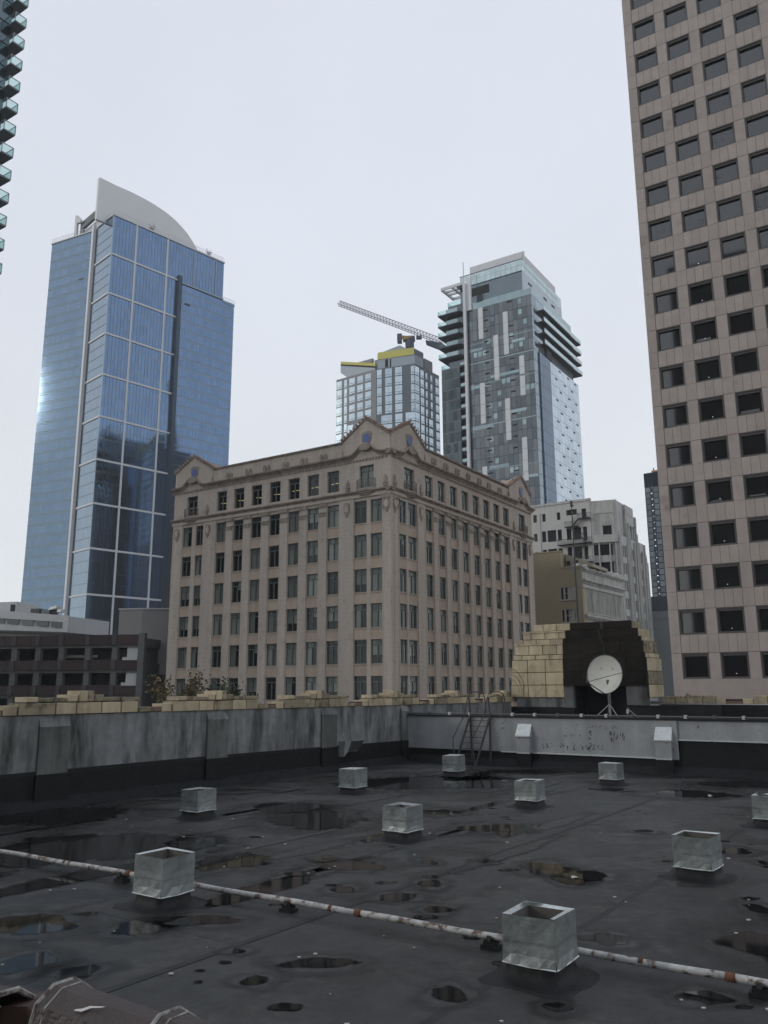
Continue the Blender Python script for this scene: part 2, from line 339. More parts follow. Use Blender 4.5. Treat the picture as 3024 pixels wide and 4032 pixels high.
# --- blue glass tower (left)
def blue_tower():
    C = Vector((-104.06, 288.60)); B = Vector((-115.70, 300.04)); zt = 180.2
    FC = fr(C.x, C.y, 43.44); FL = fr(B.x, B.y, 116)
    r = thing('office_tower', 'blue glass tower with a curved pale crown and white grid lines at left', 'skyscraper', T(C.x, C.y, GZ))
    A = B + D(116, -23.2); E = C + D(43.44, 51.7); Fp = C + D(43.44, 57.9)
    back = D(-46.56, 44)
    pts = [tuple(A), tuple(B), tuple(C), tuple(E), tuple(E + back), tuple(A + D(26, 30))]
    ins = Vector((sum(p[0] for p in pts) / 6, sum(p[1] for p in pts) / 6))
    sh = [tuple(Vector(p) + (ins - Vector(p)).normalized() * .5) for p in pts]
    part('core', MB().prismz(sh, GZ, zt - .3).mesh('core', interior), r, I4)
    part('roof_terrace', MB().prismz(sh, zt - .3, zt - .1).mesh('roof_terrace', gcon), r, I4)
    part('core', MB().box(50, 57.9, .5, 36, GZ, 162.2).mesh('core', interior), r, FC)
    fl = 4.085
    zb = [163.6 - 16.34 * k for k in range(0, 12)]
    # centre face: individual panes from the street side up
    cols = [0 + 9.9 / 7 * i for i in range(8)] + [9.9 + 14 / 10 * i for i in range(1, 11)] + [23.9 + 5.6 / 4 * i for i in range(1, 5)]
    z0 = 163.6 - 16.34 * 9.5
    lev = []
    z = 163.6 + 16.34
    fl_z = [179.9 - fl * i for i in range(0, 46)]
    pane_grid(r, FC, 'glass_pane', blueglass, cols, [f for f in fl_z if f > 10], gapx=.10, gapz=.16, limit=170, jitter=.0025)
    up = [29.5 + 22.2 / 15 * i for i in range(16)]
    pane_grid(r, FC, 'glass_pane', blueglass, up, [f for f in fl_z if f > 163][:5], gapx=.10, gapz=.16, limit=45, jitter=.0025)
    rt = [31 + 26.9 / 18 * i for i in range(19)]
    pane_grid(r, FC @ T(0, .3, 0), 'glass_pane', blueglass, rt, [f for f in fl_z if f < 163.6 and f > 60], gapx=.06, gapz=.9, limit=0, jitter=0)
    m = MB()
    for f in fl_z:
        if f < 163 and f > 60: m.box(31, 57.9, .30, .4, f - .46, f + .46)
    part('spandrel_band', m.mesh('spandrel_band', M_('dusky_spandrel', (.15, .205, .28), .12, metal=1.0, var=.05)), r, FC, kind='stuff')
    # thin spandrel lines on the centre face
    for f in fl_z:
        if f > 15 and min(abs(f - q) for q in zb) > 1 and f < 179: part('spandrel_line', bx('spandrel_line', spandb, 0.1, 29.4 if f < 163 else 51.6, -.03, 0, f - .25, f + .05), r, FC)
    # chamfer face
    FH = fr(B.x, B.y, 134.5)
    ch = [3.2 + 13.0 / 8 * i for i in range(9)]
    pane_grid(r, FH, 'glass_pane', chglass, ch, [f for f in fl_z if f > 10], gapx=.07, gapz=.12, limit=40, jitter=.002)
    m = MB()
    for f in fl_z:
        if f > 10: m.box(3.2, 16.2, -.1, 0, f - .18, f + .05)
    part('floor_line', m.mesh('floor_line', spandb), r, FH, kind='stuff')
    part('mullion_strip', bx('mullion_strip', crownm, 0.2, 1.7, -1.0, 0.2, GZ, 182), r, FH)
    part('shadow_gap', bx('shadow_gap', navy, 1.7, 3.1, .2, .6, GZ, zt), r, FH)
    # left face
    lf = [-23.2 + 23.0 / 16 * i for i in range(17)]
    pane_grid(r, FL, 'glass_pane', blueglass2, lf, [f for f in fl_z if f > 15], gapx=.05, gapz=1.0, limit=45, jitter=.0035)
    m = MB()
    for f in fl_z:
        if f > 10: m.box(-23.2, -.2, 0, .08, f - .51, f + .51)
    part('spandrel_band', m.mesh('spandrel_band', M_('olive_spandrel', (.17, .235, .285), .05, metal=1.0, var=.06)), r, FL, kind='stuff')
    m = MB(); pf = M_('pale_floor_line', (.17, .22, .25), .55, metal=.3)
    for f in fl_z:
        if f > 10: m.box(-23.2, -.2, -.03, 0, f + .42, f + .56); m.box(-23.2, -.2, -.03, 0, f - .56, f - .46)
    part('floor_line', m.mesh('floor_line', pf), r, FL, kind='stuff')
    m = MB()
    for f in fl_z:
        if 60 < f < 163: m.box(31, 57.9, .27, .3, f + .40, f + .5)
    part('floor_line', m.mesh('floor_line', pf), r, FC, kind='stuff')
    # white grid
    for q in zb:
        if q < 20: continue
        part('white_band', bx('white_band', whitem, -.25, 29.6, -.35, 0, q - .35, q + .35), r, FC)
        part('white_band', bx('white_band', whitem, 3.2, 16.4, -.35, 0, q - .35, q + .35), r, FH)
    part('white_mullion', bx('white_mullion', whitem, 9.6, 10.3, -.28, 0, GZ, zt), r, FC)
    part('white_mullion', bx('white_mullion', whitem, 23.6, 24.3, -.28, 0, GZ, zt), r, FC)
    part('white_mullion', bx('white_mullion', spandb, 36.4, 36.9, -.2, 0, 163.6, zt), r, FC)
    part('white_mullion', bx('white_mullion', spandb, 47.3, 47.8, -.2, 0, 163.6, zt), r, FC)
    part('white_band', bx('white_band', spandb, 31, 51.9, -.2, 0, 162.9, 163.6), r, FC)
    part('corner_trim', bx('corner_trim', chglass, -.3, .1, -.2, .1, GZ, zt), r, FC)
    part('dark_fin', bx('dark_fin', navy, 29.2, 30.8, -1.5, .3, GZ, 165.4), r, FC)
    for k, (uu, f) in enumerate(((33.5, 154.5), (-0, 0))):
        if f: part('open_vent', bx('open_vent', navy, uu, uu + 2.4, -.15, .32, f, f + .5), r, FC)
    part('open_vent', bx('open_vent', navy, -6.5, -4, -.2, 0, 160, 160.6), r, FL)
    # cornice cap and railings
    part('roof_edge', bx('roof_edge', whitem, -.3, 51.9, -.4, .3, zt - .35, zt + .3), r, FC)
    part('roof_edge', bx('roof_edge', whitem, 3.2, 16.4, -.4, .3, zt - .35, zt + .3), r, FH)
    part('roof_edge', bx('roof_edge', whitem, -23.5, 0, -.3, .3, zt - .2, zt + .3), r, FL)
    part('roof_edge', bx('roof_edge', spandb, 51.9, 58.1, .1, .6, 162, 162.5), r, FC)
    for F, a, b, z in ((FC, 0, 51.7, zt), (FL, -23.2, 0, zt), (FC, 51.9, 58, 162.3), (FH, 3.2, 16.2, zt)):
        m = MB(); m.box(a, b, .0, .08, z + 1.9, z + 2.05); m.box(a, b, .0, .05, z + 1.1, z + 1.18)
        k = a
        while k < b: m.box(k, k + .08, 0, .08, z, z + 2); k += 1.5
        part('railing', m.mesh('railing', whitem), r, F)
    # curved crown fin
    pr = [(-4.1, 179), (-4.1, 197.2), (3.2, 197.0), (9, 197.2), (15.2, 197), (21, 196.4), (26.2, 195.3), (30.5, 193.8), (34.1, 191.9), (37, 189.9), (39.2, 187.8), (41.2, 185.6), (43, 183), (45, 179.5)]
    part('crown_fin', MB().prism(pr[::-1], 0, 1.2).mesh('crown_fin', crownm), r, fr(*(C + D(-46.56, 6)), 43.44))
    FF = FL
    part('crown_brace', MB().prism([(-10, 180), (-10, 187.3), (0, 192.0), (0, 189.0), (-8.6, 184.6), (-8.6, 180)], 2, 3.2).mesh('crown_brace', steelg), r, FF)
    part('crown_screen', MB().prism([(-9, 180), (-9, 184.2), (1.2, 188.7), (3.5, 180)], 3.3, 4.2).mesh('crown_screen', whitem), r, FF)
    part('crown_post', MB().prism([(-12.2, 180), (-12.2, 190.8), (-11, 190.6), (-9, 188.2), (-9, 187), (-11, 187), (-11, 180)], 1, 2).mesh('crown_post', whitem), r, FF)
    # roof garden shrubs
    for u, hh in ((17.2, 3.2), (44.6, 3.6)):
        s = MB()
        for k in range(70):
            a = R.uniform(0, 6.28); q = R.uniform(.2, 1); x, y, z = u + math.cos(a) * q * 1.2, 1.4 + math.sin(a) * q * .8, zt + .8 + q * hh * R.uniform(.3, .9)
            s.quad((x, y, z), (x + .35, y, z + .1), (x + .3, y + .1, z + .4), (x - .05, y, z + .3))
        solo('shrub', s.mesh('shrub', leafm), FC, 'bare shrub on the blue tower roof terrace ' + ('at the middle of its edge' if u < 30 else 'at the foot of its crown'), 'shrub', 'roof terrace shrubs')
blue_tower()

# --- tower of balconies at the far left edge
def balcony_tower():
    F = fr(-46.05, 91.35, 123.2)
    r = thing('apartment_tower', 'grey glass apartment tower with stacked corner balconies at the left edge', 'skyscraper', F @ T(0, 0, GZ))
    part('core', bx('core', interior, -16, -1.75, -20, -1.0, GZ, 106), r, F)
    G = F @ T(-1.6, -1.0, 0) @ Matrix.Rotation(rad(90), 4, 'Z')
    us = [-18.8 + 2.35 * i for i in range(9)]; slm = M_('grey_slab_soffit', (.16, .18, .185), .8)
    tp = M_('grey_tower_wall_glass', (.13, .165, .18), .12, metal=.85, rnd=.22)
    pane_grid(r, G, 'wall_panel', tp, us, [87.3 + 3.15 * k for k in range(6, -22, -1)], gapx=.12, gapz=.2, limit=120)
    H = F @ T(-16, -20.1, 0)
    slab = bx('balcony_slab', slm, -3.4, 0, -1.5, 0, -.42, -.2)
    bal = MB()
    bal.box(-3.4, -.02, -1.5, -1.48, -.2, .95); bal.box(-.04, -.02, -1.47, -.04, -.2, .95)
    bal.box(-3.4, -.05, -.04, -.02, -.2, .95)
    balm = bal.mesh('balustrade', balglass)
    rl = MB(); rl.box(-3.4, .02, -1.53, -1.47, .95, 1.03); rl.box(-.06, .02, -1.46, -.03, .95, 1.03); rl.box(-3.4, 0, -.02, .04, .95, 1.03)
    rl.box(-.05, .03, -.05, .03, -.3, 1); rl.box(-.05, .03, -1.55, -1.47, -.3, 1)
    rlm = rl.mesh('handrail', M_('pale_rail', (.3, .33, .34), .5))
    for k in range(-5, 20):
        z = 87.3 - 3.15 * k
        b = part('balcony', slab, r, F @ T(0, 0, z)); part('balustrade', balm, b, F @ T(0, 0, z)); part('handrail', rlm, b, F @ T(0, 0, z))
balcony_tower()

# --- tall grey tower in the middle right
def panel_tower():
    P = Vector((45.75, 235.6)); FL = fr(P.x, P.y, 123.2); FR = fr(P.x, P.y, 33.2)
    r = thing('apartment_tower', 'tall grey glass tower with white vertical strips and cantilevered balconies', 'skyscraper', T(P.x, P.y, GZ))
    part('core', bx('core', mull, -22.9, -.1, .12, 34, GZ, 119.1), r, FL)
    part('side_glass', bx('side_glass', blueglass2, -25.7, -25.5, 3, 34, GZ, 119), r, FL)
    part('core', bx('core', mull, 0, 38.4, -0, 0, 0, 1) if 0 else bx('core', mull, -25.5, -22.9, 3, 34, GZ, 119), r, FL)
    zs = [119.2 - 3.58 * k for k in range(0, 20)]
    us = [-22.0 + 22.0 / 14 * i for i in range(15)]
    strips = [(-18.2, 119.5 - .3, 108.4), (-9.65, 115.6, 101.0), (-13.15, 108.6, 93.6), (-4.75, 99.8, 93.7), (-4.75, 93.2, 86.9), (-18.3, 93.8, 80.4), (-9.95, 87.0, 73.6), (-4.9, 73.7, 60.2), (-18.35, 66.6, 52)]
    pane_grid(r, FL, 'wall_panel', ctg, us, zs, gapx=.06, gapz=.10, limit=300)
    for i in range(60):   # smaller openable windows and light bands set over the panels
        a = R.randrange(14); k = R.randrange(18); z = 119.2 - 3.58 * k
        u0 = us[a] + .2
        if any(abs(u0 - s[0]) < 1.4 and s[2] - 3 < z < s[1] + 3 for s in strips): continue
        part('window', bx('window', ctl, u0, u0 + 1.2, -.05, 0, z - 2.1, z - .5), r, FL)
    for (a, b, zz) in ((-7, -2.6, 105.6), (-22, -17, 105.7), (-21.9, -15, 93.2), (-14.6, -4.9, 95.6), (-9, -3, 83), (-22, -14, 79.6), (-8, -.2, 62), (-16, -9.5, 66.5)):
        part('light_band', bx('light_band', ctl, a, b, -.06, 0, zz - .9, zz), r, FL)
    for u, t, b in strips:
        k = t
        while k > b + .5:
            q = max(b, k - 3.58); part('white_panel', bx('white_panel', ctw, u, u + 1.62, -.16, 0, q + .05, k - .03), r, FL); k = q
    for k in range(19):
        z = 118.25 - 3.585 * k
        part('vent_slot', bx('vent_slot', interior, -16.45, -14.9, -.09, 0, z - .45, z), r, FL)
        if k > 1 and k % 5 != 4: part('vent_slot', bx('vent_slot', interior, -8.0 + (.1 if k > 4 else .2), -6.4, -.09, 0, z - .9, z - .45), r, FL)
    part('vent_slot', bx('vent_slot', interior, -8.2, -6.5, -.09, 0, 118.4, 118.9), r, FL)
    for z in (93.4, 107.3, 100.8, 79.8, 65.4): part('floor_line', bx('floor_line', ctl, -22, 0, -.04, 0, z - .12, z + .12), r, FL)
    # left wing
    part('wing', bx('wing', ctg, -29.4, -23, .5, 16, 101.4, 122.9), r, FL)
    part('wing', bx('wing', ctg, -32.2, -25.5, .3, 16, GZ, 101.4), r, FL)
    wu = [-32.2 + 1.34 * i for i in range(6)]
    pane_grid(r, FL @ T(0, .2, 0), 'window', M_('dark_green_glass', (.075, .095, .095), .08, metal=.85, rnd=.4), wu, [101.2 - 3.58 * k for k in range(15)], gapx=.15, gapz=.4, limit=75, d=.1)
    slab = bx('balcony_slab', slabm, -32.2, -24.0, -1.6, 5.4, -.6, -.25)
    bal = MB().box(-32.2, -32.1, -1.6, 5.4, -.25, 1.15).box(-32.1, -24.0, -1.6, -1.5, -.25, 1.15).mesh('balustrade', ctb)
    gl = MB().box(-32.2, -32.1, -1.6, 5.4, -.25, 1.15).box(-32.1, -29.5, -1.6, -1.5, -.25, 1.15).mesh('balustrade', balglass)
    for z in (119.9, 116.0, 112.4, 108.6, 104.9):
        b = part('balcony', slab, r, FL @ T(0, 0, z)); part('balustrade', gl, b, FL @ T(0, 0, z))
        part('parapet', bx('parapet', ctl, -29.3, -25.0, -1.5, -1.4, -.2, 1.1), b, FL @ T(0, 0, z))
    part('balustrade', MB().box(-32.2, -32.1, .2, 6, 101.4, 102.8).box(-32.1, -29.4, .2, .3, 101.4, 102.8).mesh('balustrade', balglass), r, FL)
    part('balustrade', MB().box(-29.5, -29.4, .4, 8, 122.9, 124.4).box(-29.4, -23, .4, .5, 122.9, 124.4).mesh('balustrade', balglass), r, FL)
    part('recess', bx('recess', slabm, -25.5, -22.9, 2.2, 3, GZ, 101), r, FL)
    for k in range(14):
        b = part('balcony', bx('balcony_slab', slabm, -25.5, -22.9, .5, 3, 101.2 - 3.58 * k, 101.6 - 3.58 * k), r, FL)
        part('parapet', bx('parapet', ctl, -25.4, -23.0, .45, .55, 101.6 - 3.58 * k, 102.6 - 3.58 * k), b, FL)
    part('white_pole', bx('white_pole', whitem, -22.9, -22.0, -1.4, -.5, GZ, 128.6), r, FL)
    part('mast', MB().tube([(-22.7, -.9, 128.5), (-22.7, -.9, 136.4)], .14).mesh('mast', whitem), r, FL)
    part('white_fin', bx('white_fin', crownm, -22.0, -20.4, -.6, .1, 119.2, 130.5), r, FL)
    # right face
    part('wall_slab', bx('wall_slab', mull, 0.1, 9.5, .15, 3, GZ, 119.1), r, FR)
    pane_grid(r, FR, 'wall_panel', M_('teal_grey_glass', (.26, .32, .35), .1, metal=.9, rnd=.12), [.05 + 1.25 * i for i in range(4)], zs, gapx=.1, gapz=.14, limit=60)
    pane_grid(r, FR, 'wall_panel', M_('mid_grey_glass', (.33, .39, .43), .1, metal=.9, rnd=.12), [3.8 + 1.42 * i for i in range(5)], [q for q in zs if q > 101.5][:6], gapx=.1, gapz=.14, limit=40)
    part('core', bx('core', mull, 4, 38.4, .2, 22, GZ, 101.4), r, FR)
    pane_grid(r, FR @ T(0, -.4, 0), 'blue_panel', ctd, [3.85 + 2.13 * i for i in range(5)], [101.3 - 3.58 * k for k in range(15)], gapx=.08, gapz=.1, limit=60, d=.6)
    pane_grid(r, FR, 'wall_panel', ctr, [12.4 + 2.6 * i for i in range(11)], [101.5 - 3.58 * k for k in range(15)], gapx=.06, gapz=.09, limit=150)
    for k in range(15):
        for u in (17, 24.5, 31) if k % 2 else (20.5, 28, 34.5):
            part('vent_slot', bx('vent_slot', slabm, u, u + 1.7, -.06, 0, 100.4 - 3.58 * k, 100.9 - 3.58 * k), r, FR)
    part('setback_wall', bx('setback_wall', M_('setback_glass', (.36, .43, .46), .12, metal=.85, rnd=.1), 9.5, 36, 3.0, 22, 101.4, 122), r, FR)
    for z in (116.0, 112.2, 108.4, 104.7):
        b = part('balcony', bx('balcony_slab', slabm, 5.5, 38.6, -1.5, 5, z - .38, z - .1), r, FR)
        m = MB().box(5.5, 38.6, -1.7, -1.6, z - .1, z + 1.2); m.box(38.5, 38.6, -1.6, 5, z - .1, z + 1.2)
        part('balustrade', m.mesh('balustrade', ctb), b, FR)
    part('core_column', bx('core_column', slabm, 9.3, 13.5, -.6, 3, 101.4, 116), r, FR)
    part('roof_deck', bx('roof_deck', slabm, -22, 0, 0.2, 34, 119.2, 119.5), r, FL)
    part('balustrade', MB().box(-22, 0, -.05, .05, 119.2, 121.3).mesh('balustrade', ctl), r, FL)
    part('balustrade', MB().box(0, 34, -.05, .05, 119.2, 121.3).mesh('balustrade', ctl), r, FR)
    # upper block
    Q = Vector((44.28, 241.34)); UL = fr(Q.x, Q.y, 123.2); UR = fr(Q.x, Q.y, 33.2)
    part('upper_core', bx('upper_core', M_('upper_grey_glass', (.165, .20, .22), .15, metal=.8, rnd=.05), -22.2, -.1, .1, 33.8, 119, 130.2), r, UL)
    part('upper_side', bx('upper_side', M_('upper_pale_glass', (.36, .41, .45), .15, metal=.9), .1, 33.9, -.02, .1, 119, 130.2), r, UR)
    part('terrace_opening', bx('terrace_opening', interior, -18.4, -11.7, -.06, .1, 126.2, 129.0), r, UL)
    part('parapet', bx('parapet', ctl, -18.5, 0, -.3, 0, 122, 123.6), r, UL)
    pane_grid(r, UL, 'balustrade_panel', ctb, [-22.2 + 1.85 * i for i in range(13)], [134.2, 132.2, 130.2], gapx=.14, gapz=.16, limit=40)
    pane_grid(r, UR, 'balustrade_panel', ctb, [0 + 2.0 * i for i in range(18)], [134.4, 132.3, 130.2], gapx=.14, gapz=.16, limit=40)
    for z in (130.2, 134.3):
        part('rail_line', bx('rail_line', mull, -22.3, .1, -.1, .1, z - .1, z + .1), r, UL)
    for u, z in ((4.8, 127.6), (17.5, 127.8), (24.6, 128)): part('vent_slot', bx('vent_slot', slabm, u, u + 2.6, -.12, 0, z, z + .6), r, UR)
    part('roof_screen', bx('roof_screen', whitem, -19.9, -.2, 3, 3.3, 131, 138.6), r, UL)
    part('roof_screen', bx('roof_screen', whitem, 3, 30.5, .6, .9, 131, 137.6), r, UR)
    m = MB(); m.box(-28.4, -20.4, -2.2, -1.8, 130.2, 131.2); m.box(-28.4, -20.4, 6.0, 6.4, 130.2, 131.2); m.box(-28.4, -28.0, -1.8, 6, 130.2, 131.2); m.box(-24.5, -24.1, -1.8, 6, 130.2, 131.0); m.box(-23, -20.4, -1.8, 6, 130.4, 131)
    for q in (.2, 2.4): m.box(-28, -23, q, q + .4, 130.2, 131)
    part('canopy_frame', m.mesh('canopy_frame', whitem), r, UL)
    return r
panel_tower()

# --- slate tower under construction, and the crane on it
def slate_tower():
    P = Vector((10.99, 274.78)); FR = fr(P.x, P.y, 39); FM = fr(P.x, P.y, 110); Pm = P + D(110, -14.35); FL = fr(Pm.x, Pm.y, 125.5)
    r = thing('construction_tower', 'slate blue tower under construction with yellow sheathing on its roof', 'skyscraper', T(P.x, P.y, GZ))
    A = Pm + D(125.5, -18.4); E = P + D(39, 15)
    part('body', MB().prismz([tuple(p) for p in (A, Pm, P, E, E + D(-51, 25), A + D(39, 18))], GZ, 112.5).mesh('body', kpan), r, I4)
    part('clad_face', bx('clad_face', kpan2, -18.3, -.1, -.06, 0, 50, 112.4), r, FL)
    f = 3.42
    def wins(F, us, top, n, h):
        for u0, u1 in us:
            me = MB().box(0, u1 - u0, -.12, 0, 0, h).mesh('window', kgl)
            tr = MB().box(0, u1 - u0, -.16, -.12, h * .22, h * .22 + .12).box((u1 - u0) * .6, (u1 - u0) * .6 + .1, -.16, -.12, 0, h * .22).mesh('transom', kpan)
            for k in range(n):
                o = part('window', me, r, F @ T(u0, 0, top - h - f * k)); part('transom', tr, o, F @ T(u0, 0, top - h - f * k))
    wins(FL, [(-18.2, -15.7), (-14.6, -13.3)], 111.5, 13, 3.0)
    wins(FL, [(-12.25, -9.65), (-8.55, -5.95), (-4.95, -2.35)], 111.5, 5, 2.65)
    wins(FL, [(-13, -10.4), (-8.55, -7.3), (-4.9, -2.5)], 93.6, 8, 2.65)
    part('clad_step', bx('clad_step', kpan, -14.9, -.05, -.18, 0, 50, 94.4), r, FL) if 0 else None
    wins(FM, [(-14.1, -12.3), (-11.0, -8.4), (-7.25, -4.6)], 112, 5, 3.1)
    wins(FM, [(-12.5, -8.4), (-7.25, -4.6), (-3.4, .05)], 112 - 5 * f - .3, 8, 3.1)
    wins(FM, [(-1.3, -.02)], 111.7, 5, 3.1); wins(FR, [(.05, 2.6)], 111.7, 14, 3.1)
    wins(FR, [(3.35, 5.35)], 111.3, 14, 2.9); wins(FR, [(6.4, 7.5), (9.4, 10.5)], 111, 5, 2.6); wins(FR, [(6.4, 7.2), (8.2, 10.5)], 94, 8, 2.6); wins(FR, [(12.5, 14.6)], 110.8, 14, 2.7)
    # roof works
    UM = FM
    part('yellow_sheathing', bx('yellow_sheathing', ylw, -13.7, 0, -.2, 0, 115.95, 118.6), r, UM)
    part('penthouse', bx('penthouse', klt, -13.9, 0, 0, 9, 112.5, 115.95), r, UM)
    part('penthouse_top', bx('penthouse_top', kpan2, -13.9, 0, 0.02, 9, 115.95, 118.4), r, UM)
    for a, b in ((-11, -9.9), (-9.2, -8.7)): part('door', bx('door', interior, a, b, -.05, 0, 112.6, 115.6), r, UM)
    part('side_screen', bx('side_screen', klt, 0, 5.3, -.1, 0, 112.4, 115.9), r, FR)
    part('side_box', bx('side_box', kpan, .02, 5.3, -.12, 0, 115.9, 118.2), r, FR)
    part('plant_box', bx('plant_box', kpan2, 6.7, 11.7, .5, 6, 112.4, 116.8), r, FR)
    part('plant_box', bx('plant_box', kpan, 5.2, 6.7, 1, 8, 112.4, 118), r, FR)
    part('ridge', MB().prism([(-14, 118.4), (-5.5, 120.5), (-2.5, 118.4)], .5, 8).mesh('ridge', klt), r, UM)
    part('left_step', bx('left_step', kpan2, -2.3, 1, 2, 8, 112.4, 117), r, FL)
    part('bow_box', MB().prism([(-16.6, 115), (-16.6, 118.3), (-.8, 113.8), (-.8, 112.5), (-13.5, 112.5)], 0.2, 5).mesh('bow_box', klt), r, FL)
    part('yellow_sheathing', MB().prism([(-16.5, 118.3), (-16.5, 119.4), (-.6, 114.9), (-.6, 113.8)][::-1], 0.1, 5).mesh('yellow_sheathing', ylw), r, FL)
    part('dark_soffit', MB().prism([(-16.5, 117.8), (-16.5, 118.3), (-.6, 113.8), (-.6, 113.2)][::-1], 0.05, .2).mesh('dark_soffit', interior), r, FL)
    part('plywood_rim', bx('plywood_rim', kpan2, -12, -4, 3, 4, 117.2, 118.6), r, FL)
slate_tower()
def crane():
    F = fr(10.01, 291.83, 95)
    r = thing('tower_crane', 'white lattice tower crane with raised jib above the yellow sheathed roof', 'crane', F @ T(0, 0, 112))
    m = MB()
    for x in (-.9, .9):
        for y in (-.9, .9): m.box(x - .15, x + .15, y - .15, y + .15, 100, 128)
    for k in range(10):
        z = 105 + 2.2 * k; m.tube([(-.9, -.9, z), (.9, -.9, z + 2.2)], .12, 4); m.tube([(.9, -.9, z), (.9, .9, z + 2.2)], .12, 4)
    part('mast', m.mesh('mast', craned), r, F)
    part('slewing_ring', MB().tube([(0, 0, 125.5), (0, 0, 129)], 1.7, 10).mesh('slewing_ring', craned), r, F)
    part('slew_platform', bx('slew_platform', craned, -2.5, 2, -1.2, 1.2, 128.6, 130.2), r, F)
    c = part('cab', bx('cab', craned, -4.6, -2.9, -1.8, .2, 127.6, 131), r, F)
    part('cab_window', bx('cab_window', kgl, -4.7, -4.5, -1.5, 0, 128.8, 130.4), c, F)
    part('yellow_bracket', MB().prism([(-4, 130.6), (1, 129.8), (-2.4, 128.5)][::-1], -1.3, -1).mesh('yellow_bracket', M_('orange_paint', (.42, .23, .06), .6)), r, F)
    a = Vector((12.2, 0, 127.0)); b = Vector((-27.5, 0, 144.8)); d = (b - a); n = 34; up = Vector((d.z, 0, -d.x)).normalized()
    if up.z < 0: up = -up
    m = MB(); m.tube([a + Vector((0, -.9, 0)), b + Vector((0, -.9, 0))], .16, 4); m.tube([a + Vector((0, .9, 0)), b + Vector((0, .9, 0))], .16, 4)
    m.tube([a + up * 1.9, b + up * 1.7], .16, 4)
    for i in range(n):
        p = a + d * (i / n); q = a + d * ((i + 1) / n); t = (p + q) / 2 + up * 1.8
        for y in (-.9, .9):
            yy = Vector((0, y, 0)); m.tube([p + yy, t], .09, 4); m.tube([t, q + yy], .09, 4)
        m.tube([p + Vector((0, -.9, 0)), p + Vector((0, .9, 0))], .08, 4)
    part('jib', m.mesh('jib', cranew), r, F)
    part('counterweight', MB().prism([(6, 128.3), (6.3, 127), (14.5, 123.2), (15.2, 124.3), (12, 127.0)], -.9, .9).mesh('counterweight', craned), r, F)
    part('winch', bx('winch', craned, 2.5, 4.6, -.6, .6, 129.2, 130.4), r, F)
crane()

